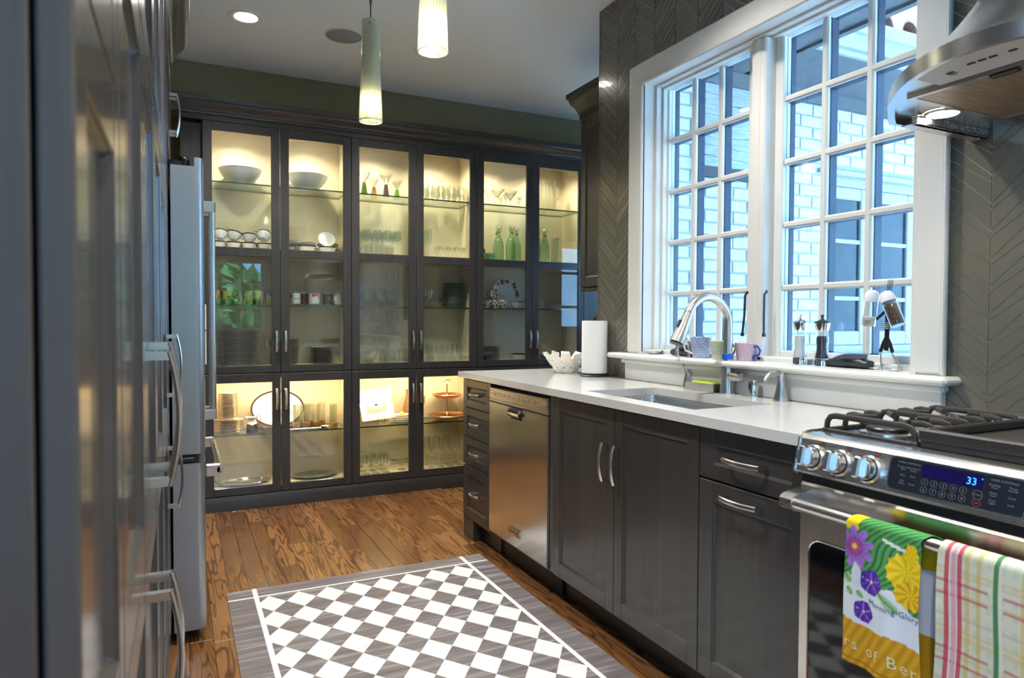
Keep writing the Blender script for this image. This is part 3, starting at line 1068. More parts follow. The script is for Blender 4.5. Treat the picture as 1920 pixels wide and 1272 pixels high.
def glass_door(x0, x1, z0, z1, parent, mid=None, hz=None, hside=1):
    x0 += .0015; x1 -= .0015
    g = G(); c = .002
    g.box(x0, YF, z0, x0 + STIL, YF + .02, z1, c).box(x1 - STIL, YF, z0, x1, YF + .02, z1, c)
    g.box(x0 + STIL, YF + .0002, z1 - .055, x1 - STIL, YF + .02, z1, c)
    g.box(x0 + STIL, YF + .0002, z0, x1 - STIL, YF + .02, z0 + (.045 if mid else .05), c)
    if mid: g.box(x0 + STIL, YF + .0002, mid[0], x1 - STIL, YF + .02, mid[1], c)
    d = build('door', g, MT['cab'], parent)
    zs = [z0 + (.045 if mid else .05), z1 - .055]
    spans = [(zs[0], mid[0]), (mid[1], zs[1])] if mid else [(zs[0], zs[1])]
    for a, b in spans:
        build('pane', G().box(x0 + STIL - .003, YF + .008, a - .003, x1 - STIL + .003, YF + .012, b + .003), MT['pane'], d, smooth=0)
    hx = x1 - .026 if hside > 0 else x0 + .026
    build('handle', pull((hx, YF, hz), (0, 0, 1), (0, -1, 0), .135, .022), MT['nickel'], d)
    return d


def edge_glass(x0, y0, z0, x1, y1, z1):
    g = G()
    vs_ = [(x0, y0, z0), (x1, y0, z0), (x1, y1, z0), (x0, y1, z0), (x0, y0, z1), (x1, y0, z1), (x1, y1, z1), (x0, y1, z1)]
    g.add(vs_, [(0, 3, 2, 1), (4, 5, 6, 7)], 0)
    g.add(vs_, [(0, 1, 5, 4), (1, 2, 6, 5), (2, 3, 7, 6), (3, 0, 4, 7)], 1)
    return g


def carcass(x0, x1, z0, z1, mid=None):
    g = G(); t = .018; y0, y1 = YF + .0215, 4.935
    g.box(x0, y0, z0, x0 + t, y1, z1, mi=0).box(x1 - t, y0, z0, x1, y1, z1, mi=0)
    g.box(x0 + t, y0, z0, x1 - t, y1, z0 + .036, mi=0).box(x0 + t, y0, z1 - t, x1 - t, y1, z1, mi=0)
    g.box(x0 + t, y1 - .012, z0 + .036, x1 - t, y1, z1 - t, mi=0)
    if mid: g.box(x0 + t, y0 + .006, mid[0], x1 - t, y1 - .012, mid[1], mi=0)
    # dark front edges seen in the gaps between doors
    g.box(x0, y0 - .0012, z0, x0 + t, y0 - .0002, z1, mi=1).box(x1 - t, y0 - .0012, z0, x1, y0 - .0002, z1, mi=1)
    g.box(x0 + t, y0 - .0012, z0, x1 - t, y0 - .0002, z0 + .03, mi=1).box(x0 + t, y0 - .0012, z1 - .03, x1 - t, y0 - .0002, z1, mi=1)
    return g


PUCK = [.353, .797, 1.255, 1.70, 2.14, 2.59]
upper, lower = [], []
names = ('first', 'middle', 'last')
ulab = ['tall upper glass display cabinet beside the refrigerator with porcelain bowls and plates',
        'middle upper glass display cabinet full of stemware and martini glasses',
        'upper glass display cabinet beside the window wall with swing-top bottles']
llab = ['lower glass display cabinet nearest the refrigerator with an oval platter',
        'lower glass display cabinet with a tiered stand and a square plate',
        'lower glass display cabinet hidden behind the counter end']
for i in range(3):
    x0, xm, x1 = DOORX[2 * i], DOORX[2 * i + 1], DOORX[2 * i + 2]
    u = thing('display_cabinet', ulab[i], 'cabinet', ((x0 + x1) / 2, 4.77, .858), 'glass display cabinets along the back wall')
    build('carcass', carcass(x0, x1, .8585, 2.455, (1.601, 1.642)), [MT['interior'], MT['cab']], u, smooth=0)
    for a, b, hs in ((x0, xm, 1), (xm, x1, -1)):
        glass_door(a, b, .860, 2.412, u, (1.594, 1.648), 1.058, hs)
    for zt in (2.060, 1.292):
        build('glass_shelf', edge_glass(x0 + .0195, 4.655, zt - .009, x1 - .0195, 4.921, zt), [MT['shelf_glass'], MT['shelf_edge']], u, smooth=0)
    for px in PUCK[2 * i:2 * i + 2]:
        p = build('puck_light', G().lathe([(0, 0), (.036, 0), (.036, -.010), (.030, -.013), (.028, -.0125)], 20, (px, 4.715, 2.4365)), MT['nickel'], u)
        build('lens', G().lathe([(.0285, -.0095), (.028, -.0135), (0, -.0145)], 20, (px, 4.715, 2.4365)), MT['lamp_lens'], p)
        spot('puck_lamp', (px, 4.715, 2.418), 17, (1.0, .84, .60), 150, .9, .025)
    upper.append(u)
    l = thing('display_cabinet', llab[i], 'cabinet', ((x0 + x1) / 2, 4.77, .09), 'glass display cabinets along the back wall')
    build('carcass', carcass(x0, x1, .0905, .8565), [MT['interior'], MT['cab']], l, smooth=0)
    for a, b, hs in ((x0, xm, 1), (xm, x1, -1)):
        glass_door(a, b, .0925, .8535, l, None, .690, hs)
    build('glass_shelf', edge_glass(x0 + .0195, 4.655, .457, x1 - .0195, 4.921, .466), [MT['shelf_glass'], MT['shelf_edge']], l, smooth=0)
    if i < 2:
        build('light_bar', G().box(x0 + .06, 4.632, .823, x1 - .06, 4.650, .8375, .002), MT['white'], l, smooth=0)
        a_ = area('light_bar_lamp', ((x0 + x1) / 2, 4.645, .818), ((x0 + x1) / 2, 4.76, .5), .75, .02, 4.5, (1.0, .72, .42))
    lower.append(l)
tb = G().prism([(YF - .012, 0), (YF - .012, .070), (YF - .004, .0885), (4.64, .0885), (4.64, 0)], 'x', .02, 3.04)
build('baseboard_back', tb, MT['cab_x'], kind='structure', label='dark grey plinth under the glass cabinets', weld=True)
fr = G().box(.01, YF + .001, 2.414, 3.05, 4.66, 2.457, .002)
crown_prof = [(4.61, 2.448), (4.588, 2.448), (4.586, 2.459), (4.580, 2.461), (4.578, 2.468), (4.566, 2.480), (4.548, 2.490), (4.538, 2.503), (4.536, 2.510), (4.524, 2.512), (4.520, 2.533), (4.520, 2.540), (4.61, 2.540)]
fr.prism(crown_prof, 'x', -.03, 3.05)
build('trim_3', fr, MT['cab_x'], kind='structure', label='stained wood crown moulding above the glass cabinets', weld=True)
build('trim_4', G().box(.01, 4.640, 0, .1295, 4.93, 2.40, .002), MT['cab'], kind='structure', label='narrow stained filler panel left of the glass doors')
build('trim_5', G().box(2.8615, 4.602, 0, 3.05, 4.93, 2.44, .002), MT['pantry'], kind='structure', label='stained end panel right of the glass cabinets')

# ---- tall pantry beside the camera
PA = -.0047
proot = Vector((-.045, .40, 0))
def PL(x, y, z=0):
    """pantry frame -> world"""
    return (proot.x + x * math.cos(PA) - y * math.sin(PA), proot.y + x * math.sin(PA) + y * math.cos(PA), z)
PROT = Matrix.Translation(proot) @ Matrix.Rotation(PA, 4, 'Z')
bays = [(0, .262, 1.38), (.264, .648, 1.59), (.650, 1.068, 1.59), (1.070, 1.478, 1.59), (1.480, 1.980, 1.59), (1.982, 2.338, 1.59)]
blab = ['tall pantry cabinet nearest the camera, its end panel lit blue', 'second tall pantry cabinet from the near end',
        'third tall pantry cabinet, with bow handles near mid height', 'fourth tall pantry cabinet from the near end',
        'fifth tall pantry cabinet, last one with handles before the refrigerator', 'narrow pantry end section touching the refrigerator']
for i, (y0, y1, split) in enumerate(bays):
    t = thing('pantry_cabinet', blab[i], 'cabinet', PL(-.3, (y0 + y1) / 2, 0), 'tall pantry cabinets on the left')
    g = G().box(-.62, y0 + .001, .1, -.0195, y1 - .001, 2.44, .0015).box(-.6, y0 + .003, .0, -.06, y1 - .003, .1)
    build('carcass', g.xf(PROT), MT['pantry'], t, smooth=0)
    tiers = [(split + .002, 2.40), (.872, split - .002), (.104, .868)]
    w = y1 - y0 - .003
    for j, (z0, z1) in enumerate(tiers):
        s = shaker(w, z1 - z0, .05 if w > .3 else .045, .055, .055, .0165, .009)
        place(s, (-.017, y1 - .0015, z0), (0, -1, 0), (1, 0, 0)).xf(PROT)
        d = build('door', s, MT['pantry'], t, weld=False)
        if i in (2, 4) and j > 0:
            hz = 1.055 if j == 1 else .715
            hy = y0 + .030 if i == 2 else y1 - .06
            build('handle', pull((-.0005, hy, hz), (0, 0, 1), (1, 0, 0), .19, .028, .006).xf(PROT), MT['nickel'], d)
            if i == 2:
                build('handle', pull((-.0005, y0 + .075, hz + .012), (0, 0, 1), (1, 0, 0), .19, .028, .006).xf(PROT), MT['nickel'], d)
# crown over the pantry and the refrigerator cabinet
cp = [(-.10, 2.41), (.002, 2.41), (.004, 2.432), (.012, 2.436), (.016, 2.452), (.030, 2.475), (.050, 2.492), (.062, 2.512), (.064, 2.525), (.078, 2.530), (.082, 2.565), (-.10, 2.565)]
g = G().prism([(p[0], p[1]) for p in cp], 'y', 0.02, 3.32)
build('trim_6', g.xf(PROT), MT['cab_h'], kind='structure', label='stained crown moulding above the tall pantry', weld=True)

# cabinet over the refrigerator
t = thing('overhead_cabinet', 'wall cabinet above the refrigerator with a bow handle', 'cabinet', (-.3, 3.21, 1.9))
build('carcass', G().box(-.65, 2.752, 1.88, -.052, 3.70, 2.41, .0015), MT['pantry'], t, smooth=0)
for y0, y1, hs in ((2.752, 3.222, 1), (3.225, 3.70, -1)):
    s = place(shaker(y1 - y0, .505, .055, .055, .055, .018), (-.050, y1, 1.885), (0, -1, 0), (1, 0, 0))
    d = build('door', s, MT['pantry'], t)
    build('handle', pull((-.032, y1 - .03 if hs > 0 else y0 + .03, 2.05), (0, 0, 1), (1, 0, 0), .165, .026, .006), MT['nickel'], d)

# ---- refrigerator
fr_ = thing('refrigerator', 'stainless french door refrigerator with tall bar handles', 'refrigerator', (-.3, 3.21, 0))
build('body', G().box(-.73, 2.765, .04, -.034, 3.655, 1.755, .004), MT['black_matte'], fr_)
build('toe_grille', G().box(-.6, 2.80, 0, -.06, 3.62, .04), MT['black_matte'], fr_, smooth=0)
def fridge_front(y0, y1):
    pts = [(-.026, y0), (.052, y0)]
    pts += [(.058 + .024 * math.sin(a), y0 + .024 - .024 * math.cos(a)) for a in [PI / 2 * k / 6 for k in range(7)]]
    pts += [(.082 + .006 * math.sin(PI * k / 8), y0 + .024 + (y1 - y0 - .048) * k / 8) for k in range(1, 8)]
    pts += [(.058 + .024 * math.cos(a), y1 - .024 + .024 * math.sin(a)) for a in [PI / 2 * k / 6 for k in range(7)]]
    pts += [(.052, y1), (-.026, y1)]
    return pts
for y0, y1, hy in ((2.757, 3.206, 3.150), (3.214, 3.663, 3.270)):
    pf = fridge_front(y0, y1)
    d = build('door', G().prism(pf, 'z', .702, 1.752), MT['steel_f'], fr_, weld=True)
    cap = [p if p[0] > .052 else (.052, p[1]) for p in pf]
    build('front_cap', G().prism(cap, 'z', 1.752, 1.785), MT['steel_f'], d, weld=True)
    h = G().box(.084, hy - .014, 1.645, .139, hy + .014, 1.690, .004).box(.084, hy - .014, .775, .139, hy + .014, .818, .004)
    h.tube([(.126, hy, .79), (.126, hy, 1.675)], .0125, 14)
    build('handle', h, MT['nickel'], d)
d = build('freezer_drawer', G().prism(fridge_front(2.757, 3.663), 'z', .05, .668), MT['steel_f'], fr_, weld=True)
h = G().box(.084, 2.862, .592, .142, 2.888, .640, .006).box(.084, 3.532, .592, .142, 3.558, .640, .006)
h.tube([(.138, 2.862, .616), (.138, 3.558, .616)], .013, 14)
build('handle', h, MT['nickel'], d)
build('gasket', G().box(-.034, 2.775, .669, .060, 3.645, .701), MT['black_matte'], fr_, smooth=0)
build('hinge', G().box(-.06, 2.762, 1.753, .016, 2.80, 1.772, .003).lathe([(0, .034), (.016, .034), (.019, .028), (.019, 0)], 16, (.020, 2.785, 1.752)), MT['black_gloss'], fr_)
build('hinge', G().box(-.03, 2.756, .676, .045, 2.772, .690, .002).lathe([(0, .012), (.012, .012), (.012, 0)], 12, (.02, 2.770, .68)), MT['dark_metal'], fr_)
m_ = build('note_pad', G().box(.0885, 2.93, 1.02, .094, 3.00, 1.15, .001).box(.0888, 2.935, 1.155, .0945, 3.0, 1.255, .001), MT['white'], fr_, smooth=0, label='white magnetic pads on the refrigerator door')

# ---- base cabinets along the window wall
XF = 1.418
def base_carcass(y0, y1, toe_to=0):
    g = G().box(XF + .0215, y0, .108, 1.965, y1, .8835, .001)
    g.box(XF + .085, y0, 0, 1.96, y1, .108)
    return g
# drawer stack
t = thing('drawer_cabinet', 'narrow four-drawer base cabinet at the far counter end', 'cabinet', (1.7, 3.35, 0))
build('carcass', base_carcass(3.164, 3.541), MT['cab'], t, smooth=0)
build('foot', G().box(XF + .004, 3.40, 0, XF + .084, 3.541, .108).box(XF + .06, 3.164, 0, XF + .084, 3.40, .107), MT['cab'], t, smooth=0)
for z0, z1 in ((.7235, .876), (.563, .719), (.404, .5585), (.112, .3995)):
    h = z1 - z0
    s = place(shaker(.372, h, .055, .042 if h < .2 else .05, .042 if h < .2 else .055), (XF + .02, 3.1665, z0), UY, NX)
    d = build('drawer', s, MT['cab_h'], t)
    zc = (z0 + z1) / 2 if h < .2 else z0 + h * .52
    build('handle', pull((XF + .009, 3.352, zc), (0, 1, 0), NX, .128, .026), MT['nickel'], d)
# dishwasher
t = thing('dishwasher', 'stainless dishwasher with pocket handle under the counter', 'dishwasher', (1.7, 2.857, 0))
build('body', G().box(XF + .03, 2.556, .10, 1.96, 3.160, .872), MT['black_matte'], t, smooth=0)
pn = G()
y0, y1, zt, zb_ = 2.553, 3.160, .790, .128
pn.prism([(XF + .030, zb_), (XF - .004, zb_), (XF - .010, zb_ + .01), (XF - .010, zt - .002), (XF + .03, zt - .002)], 'y', y0, y1)
build('door', pn, MT['steel_x'], t, weld=True)
build('control_strip', G().box(XF - .010, y0, zt + .001, XF + .030, y1, .862, .004), MT['steel'], t)
hd = G()
for i in range(12):
    a0, a1 = PI * i / 12, PI * (i + 1) / 12
hdp = [(XF - .012, .786), (XF - .024, .784), (XF - .030, .772), (XF - .030, .752), (XF - .026, .749), (XF - .024, .766), (XF - .012, .770)]
build('pocket_handle', hd.prism(hdp, 'y', 2.800, 2.905), MT['chrome'], t, weld=True)
build('handle_recess', G().box(XF - .0112, 2.795, .735, XF - .0095, 2.910, .789), MT['dark_metal'], t, smooth=0)
build('badge', G().box(XF - .0135, 2.803, .186, XF - .0095, 2.932, .222, .001), MT['chrome'], t, smooth=0, label='small bright maker badge near the door bottom')
tg = text_geo('KitchenAid', .019, 0, 'CENTER')
tg.xf(Matrix(((0, 0, -1, XF - .0139), (-1, 0, 0, 2.8675), (0, 1, 0, .198), (0, 0, 0, 1))))
build('badge_lettering', tg, MT['ink'], t, smooth=0)
bt = G()
for k in range(9):
    yy = 3.10 - k * .052
    bt.box(XF - .0106, yy, .834, XF - .0098, yy - .03, .8375).box(XF - .0106, yy, .826, XF - .0098, yy - .018, .829)
for k in range(4):
    bt.box(XF - .0106, 2.66 - k * .018, .83, XF - .0098, 2.655 - k * .018, .836)
build('control_markings', bt, MT['faint_ink'], t, smooth=0, kind='stuff')
build('toe_panel', G().box(XF + .07, 2.556, 0, XF + .10, 3.16, .10), MT['black_matte'], t, smooth=0)
# sink cabinet
t = thing('sink_cabinet', 'two-door stained base cabinet under the sink', 'cabinet', (1.7, 2.08, 0))
build('carcass', G().box(XF + .0215, 1.617, .108, 1.965, 1.635, .8835).box(XF + .0215, 2.53, .108, 1.965, 2.552, .8835).box(XF + .0215, 1.635, .108, 1.965, 2.53, .14).box(XF + .0215, 1.635, .80, XF + .04, 2.53, .8835).box(1.945, 1.635, .14, 1.965, 2.53, .8835).box(XF + .085, 1.617, 0, 1.96, 2.552, .107), MT['cab'], t, smooth=0)
build('filler_strip', G().box(XF + .002, 2.5175, .125, XF + .02, 2.5505, .876, .0015), MT['cab'], t)
for y0, y1, hy in ((2.0690, 2.5150, 2.112), (1.6185, 2.0660, 2.036)):
    s = place(shaker(y1 - y0, .752, .050, .052, .062), (XF + .02, y0, .122), UY, NX)
    d = build('door', s, MT['cab'], t)
    build('handle', pull((XF, hy, .678), (0, 0, 1), NX, .142, .025), MT['nickel'], d)
# pull-out cabinet
t = thing('pullout_cabinet', 'base cabinet with a drawer over a pull-out door, beside the range', 'cabinet', (1.7, 1.41, 0))
build('carcass', base_carcass(1.206, 1.616), MT['cab'], t, smooth=0)
s = place(shaker(.406, .148, .058, .044, .046), (XF + .02, 1.2085, .728), UY, NX)
d = build('drawer', s, MT['cab_h'], t)
build('handle', pull((XF + .009, 1.425, .800), (0, 1, 0), NX, .138, .032), MT['nickel'], d)
s = place(shaker(.406, .600, .058, .062, .06), (XF + .02, 1.2085, .122), UY, NX)
d = build('door', s, MT['cab'], t)
build('handle', pull((XF, 1.432, .688), (0, 1, 0), NX, .138, .026), MT['nickel'], d)
# upper cabinet in the nook
t = thing('upper_cabinet', 'wall cabinet with crown moulding behind the tiled wall end', 'cabinet', (2.38, 3.33, 1.39))
build('carcass', G().box(2.231, 3.06, 1.395, 2.55, 3.605, 2.43, .0015), MT['cab'], t, smooth=0)
s = place(shaker(.54, 1.02, .055, .06, .06), (2.23, 3.062, 1.402), UY, NX)
build('door', s, MT['cab'], t)
build('light_rail', G().box(2.214, 3.06, 1.375, 2.235, 3.61, 1.396, .002), MT['cab_h'], t)
cz = [(2.26, 2.425), (2.204, 2.425), (2.202, 2.450), (2.190, 2.454), (2.186, 2.468), (2.168, 2.486), (2.140, 2.500), (2.128, 2.518), (2.126, 2.526), (2.110, 2.530), (2.104, 2.556), (2.26, 2.556)]
build('crown_molding', G().prism(cz, 'y', 3.05, 3.612).box(2.208, 3.05, 2.405, 2.27, 3.608, 2.427, .001), MT['cab_h'], t, weld=True)

# ---- countertop with undermount sink
ZC = .915
SX0, SX1, SY0, SY1 = 1.472, 1.815, 1.705, 2.345
ct = thing('countertop', 'white speckled quartz countertop along the window wall', 'countertop', (1.7, 2.3, .885))
g = G()
XE = 1.388
for (a, b, c, d) in ((XE, 1.204, SX0, 3.545), (SX0, 1.204, XW - .0005, SY0), (SX0, SY1, XW - .0005, 3.545), (SX1, SY0, XW - .0005, SY1), (XW - .0005, 3.044, 2.549, 3.545)):
    g.box(a, b, .885, c, d, ZC)
build('slab', g, MT['quartz'], ct, smooth=0, weld=False)
t = thing('sink', 'undermount stainless sink bowl set in the quartz counter', 'sink', ((SX0 + SX1) / 2, (SY0 + SY1) / 2, .68))
def rrect(x0, x1, y0, y1, r, z, n=5):
    out = []
    for cx, cy, a0 in ((x1 - r, y1 - r, 0), (x0 + r, y1 - r, PI / 2), (x0 + r, y0 + r, PI), (x1 - r, y0 + r, 1.5 * PI)):
        for k in range(n + 1):
            a = a0 + PI / 2 * k / n
            out.append((cx + r * math.cos(a), cy + r * math.sin(a), z))
    return out
rings = [rrect(SX0 - .012, SX1 + .012, SY0 - .012, SY1 + .012, .03, .8845), rrect(SX0 + .002, SX1 - .002, SY0 + .002, SY1 - .002, .03, .8845), rrect(SX0 + .004, SX1 - .004, SY0 + .004, SY1 - .004, .03, .87), rrect(SX0 + .010, SX1 - .010, SY0 + .010, SY1 - .010, .04, .72), rrect(SX0 + .04, SX1 - .04, SY0 + .04, SY1 - .04, .05, .695)]
sg = G().loft([r[::-1] for r in rings], cap=False)
n = len(rings[0])
sg.add([p for p in rings[-1]], [tuple(range(n))])
# outside shell
sg.loft([rrect(SX0 - .012, SX1 + .012, SY0 - .012, SY1 + .012, .03, .8835), rrect(SX0 - .004, SX1 + .004, SY0 - .004, SY1 + .004, .04, .70), rrect(SX0 + .03, SX1 - .03, SY0 + .03, SY1 - .03, .05, .68)], cap=False)
build('basin', sg, MT['steel'], t)
build('drain', G().lathe([(.045, .004), (.042, .006), (.03, .002), (0, .001)], 24, (1.66, 2.03, .695)), MT['chrome'], t)

# ================================================================== RANGE, HOOD, TOWELS
RY0, RY1 = .44, 1.198
RC = (RY0 + RY1) / 2
rg = thing('range', 'stainless slide-in gas range with knobs and a blue clock display', 'stove', (1.66, RC, 0))
build('body', G().box(1.405, RY0, .03, 1.955, RY1, .905, .002), MT['black_matte'], rg, smooth=0)
pp = [(1.46, .828), (1.362, .828), (1.354, .836), (1.372, .912), (1.384, .922), (1.402, .925), (1.46, .925)]
cpn = build('control_panel', G().prism(pp, 'y', RY0, RY1), MT['steel'], rg, weld=True)
build('end_cap', G().prism([(1.47, .822), (1.364, .822), (1.350, .834), (1.369, .915), (1.383, .926), (1.402, .9295), (1.47, .9295)], 'y', RY1, RY1 + .004), MT['steel'], rg, weld=True)
# panel frame: point on the sloping panel at (y, s) with s = 0 bottom .. 1 top
PB, PT = Vector((1.354, 0, .836)), Vector((1.372, 0, .912))
PN = Vector((-(PT.z - PB.z), 0, (PT.x - PB.x))).normalized()
def pan(y, s, o=0.0):
    p = PB.lerp(PT, s) + PN * o
    return Vector((p.x, y, p.z))
AX = (PT - PB).normalized()
def on_panel(g, y, s, o):
    """geometry drawn in (x right, y up, z out) -> panel"""
    b = pan(y, s, o)
    M = Matrix(((0, AX.x, PN.x, b.x), (-1, 0, 0, b.y), (0, AX.z, PN.z, b.z), (0, 0, 0, 1)))
    return g.xf(M)
for ky in (1.150, 1.078, 1.004):
    s0 = .46
    g = G().lathe([(.031, 0), (.031, .007), (.027, .011), (.0265, .011)], 28)
    bz = build('bezel', on_panel(g, ky, s0, 0), MT['steel_x'], rg)
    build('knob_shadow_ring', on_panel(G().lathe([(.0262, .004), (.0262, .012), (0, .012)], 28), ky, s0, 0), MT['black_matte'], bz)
    g = G().lathe([(.0245, .011), (.0245, .030), (.0225, .034), (0, .034)], 28)
    g.box(-.0085, -.0235, .030, .0085, .0235, .050, .004)
    build('knob', on_panel(g, ky, s0, 0), MT['steel_x'], rg)
for i, (ky, dy) in enumerate(((1.138, (0, 1)), (1.066, (0, 0)), (.994, (.5, .5)))):
    g = G()
    for a in range(2):
        for b in range(2):
            cx, cy = a * .008, b * .007
            g.tube([(cx + .003 * math.cos(q), cy + .003 * math.sin(q), 0) for q in [2 * PI * k / 10 for k in range(10)]], .0005, 4, closed=True)
    build('burner_diagram', on_panel(g, ky, .87, .0006), MT['ink'], rg, smooth=0)
    build('burner_mark', on_panel(G().lathe([(.0026, 0), (.0026, .0006), (0, .0006)], 10, (dy[0] * .008, dy[1] * .007 if i < 2 else .0035, 0)), ky, .87, .0004), MT['red_ink'], rg)
for s_, sz, ty, ss in (('Push In', .008, 1.078, .055), ('AND TURN TO SET', .004, 1.078, .01)):
    build('panel_lettering', on_panel(text_geo(s_, sz, 0, 'CENTER'), ty, ss + .02, .0006), MT['ink'], rg, smooth=0)
# black glass display panel
def rr2(w, h, r, n=6):
    out = []
    for cx, cy, a0 in ((w - r, h - r, 0), (r, h - r, PI / 2), (r, r, PI), (w - r, r, 1.5 * PI)):
        for k in range(n + 1):
            a = a0 + PI / 2 * k / n
            out.append((cx + r * math.cos(a), cy + r * math.sin(a)))
    return out
DY0 = .956
dw, dh = .262, .066
g = G().prism(rr2(dw + .008, dh + .008, .014), 'z', 0, .003)
on_panel(g, DY0 + .004, .06, 0)
dp = build('display_bezel', g, MT['chrome'], rg, weld=True)
g = G().prism(rr2(dw, dh, .011), 'z', 0, .0042)
dpanel = build('display_panel', on_panel(g, DY0, .11, 0), MT['panel_black'], rg, weld=True)
def dtext(name, s, x, y, sz, mat, al='CENTER', parent=dpanel):
    g = text_geo(s, sz, 0, al)
    b = pan(DY0, .11, .0047)
    M = Matrix(((0, AX.x, PN.x, b.x), (-1, 0, 0, b.y), (0, AX.z, PN.z, b.z), (0, 0, 0, 1)))
    g.xf(Matrix.Translation((x, y, 0)))
    build(name, g.xf(M), mat, parent, smooth=0)
def dgeo(name, g, mat, o=.0045):
    b = pan(DY0, .11, o)
    M = Matrix(((0, AX.x, PN.x, b.x), (-1, 0, 0, b.y), (0, AX.z, PN.z, b.z), (0, 0, 0, 1)))
    build(name, g.xf(M), mat, dpanel, smooth=0)
dgeo('clock_window', G().prism([(.070, .036), (.188, .036), (.188, .062), (.070, .062)], 'z', -.001, .0001), MT['display'])
dtext('clock_digits', '33', .157, .041, .020, MT['led'], 'LEFT')
dtext('degree_mark', 'o', .184, .054, .006, MT['led'], 'LEFT')
for i, ch in enumerate('1234567890'):
    cx, cy = .078 + (i % 5) * .019, .027 - (i // 5) * .016
    dgeo('number_key', G().tube([(cx + .0066 * math.cos(q), cy + .0066 * math.sin(q), 0) for q in [2 * PI * k / 18 for k in range(18)]], .0003, 4, closed=True), MT['faint_ink'])
    dtext('key_digit', ch, cx, cy - .0033, .0095, MT['faint_ink'])
dgeo('start_key', G().tube([(.181 + .0088 * math.cos(q), .024 + .0088 * math.sin(q), 0) for q in [2 * PI * k / 20 for k in range(20)]], .0004, 4, closed=True), MT['faint_ink'])
dtext('key_lettering', 'START', .181, .0225, .0048, MT['faint_ink'])
dgeo('cancel_key', G().tube([(.181 + .0078 * math.cos(q), .009 + .0068 * math.sin(q), 0) for q in [2 * PI * k / 20 for k in range(20)]], .0004, 4, closed=True), MT['red_ink'])
dtext('key_lettering', 'OFF', .181, .0072, .0048, MT['faint_ink'])
for s_, x, y in (('OVEN CONTROLS', .041, .056), ('Convection', .030, .047), ('Bake', .030, .042), ('Convection', .052, .047), ('Roast', .052, .042), ('Bake', .030, .030), ('Broil', .052, .030), ('Self', .030, .018), ('Clean', .030, .013), ('Proof', .052, .014),
                 ('TIMER CONTROLS', .224, .056), ('Cooking', .208, .047), ('Time', .208, .042), ('Timer', .240, .047), ('On/Off', .240, .042), ('Delay', .208, .032), ('Start', .208, .027), ('Clock', .240, .029), ('Oven', .208, .018), ('Light', .208, .013), ('Lock', .240, .016)):
    dtext('key_lettering', s_, x, y, .0058, MT['faint_ink'])
# oven door with window and bar handle
XD = 1.366
def ring_frame(y0, y1, z0, z1, wy0, wy1, wz0, wz1, xa, xb, r=.03):
    o = [(y0, z0), (y1, z0), (y1, z1), (y0, z1)]
    g = G()
    g.box(xa, y0, z0, xb, wy0, z1).box(xa, wy1, z0, xb, y1, z1).box(xa, wy0, z0, xb, wy1, wz0).box(xa, wy0, wz1, xb, wy1, z1)
    return g
dg = G().box(XD, RY0 + .003, .165, 1.404, RY1 - .001, .806, .006)
door = build('door', dg, MT['steel_v'], rg)
wpoly = [(RC - .315 + p[0], .245 + p[1]) for p in rr2(.66, .43, .035)]
build('window', G().prism(wpoly, 'x', XD - .0015, XD + .004), MT['black_gloss'], door, weld=True)
wfr = [(XD - .002, RC - .315 + p[0], .245 + p[1]) for p in rr2(.66, .43, .035)]
build('window_trim', G().tube(wfr, .0025, 6, closed=True), MT['chrome'], door)
build('vent_gap', G().box(1.372, RY0 + .01, .807, 1.404, RY1 - .004, .827), MT['dark_gap'], rg, smooth=0)
hg = G()
for y0 in (RY1 - .040, RY0 + .004):
    hg.loft([[(XD, y0 + .036, .735), (XD, y0, .735), (XD, y0, .792), (XD, y0 + .036, .792)],
             [(1.330, y0 + .036, .742), (1.330, y0, .742), (1.330, y0, .788), (1.330, y0 + .036, .788)],
             [(1.304, y0 + .036, .748), (1.304, y0, .748), (1.304, y0, .782), (1.304, y0 + .036, .782)],
             [(1.296, y0 + .035, .756), (1.296, y0 + .001, .756), (1.296, y0 + .001, .775), (1.296, y0 + .035, .775)]])
build('handle_bracket', hg, MT['steel_x'], door)
build('handle', G().tube([(1.311, RY1 - .03, .765), (1.311, RY0 + .03, .765)], .0135, 18), MT['steel_x'], door)
build('storage_drawer', G().box(XD, RY0 + .003, .035, 1.404, RY1 - .001, .160, .005), MT['steel_v'], rg)
# cooktop
build('cooktop', G().box(1.40, RY0 + .002, .905, 1.955, RY1, .9235, .002), MT['steel'], rg)
vt = G().loft([rrect(1.855, 1.962, RY0 + .03, RY1 - .05, .012, .9235), rrect(1.862, 1.960, RY0 + .04, RY1 - .055, .012, .952), rrect(1.880, 1.958, RY0 + .05, RY1 - .062, .012, .963)])
vent = build('rear_vent', vt, MT['steel'], rg)
for k in range(5):
    yc = RY1 - .125 - k * .118
    sl = [(yc + .046 * math.cos(a) if abs(math.cos(a)) > .01 else yc, .943 + .006 * math.sin(a)) for a in [2 * PI * q / 16 for q in range(16)]]
    build('vent_slot', G().prism([(p[0], p[1]) for p in sl], 'x', 1.8585, 1.868), MT['dark_gap'], vent, smooth=0, weld=True)
    build('slot_rim', G().tube([(1.8597, p[0], p[1]) for p in sl], .0016, 5, closed=True), MT['chrome'], vent)
BURN = [(1.52, 1.075), (1.78, 1.075), (1.52, .565), (1.78, .565)]
for bx_, by_ in BURN:
    bb = build('burner', G().lathe([(.062, 0), (.060, .010), (.045, .014), (.042, .014)], 28, (bx_, by_, .9235)), MT['steel'], rg)
    build('burner_cap', G().lathe([(.046, .012), (.046, .020), (.042, .023), (0, .024)], 28, (bx_, by_, .9235)), MT['dark_metal'], bb)

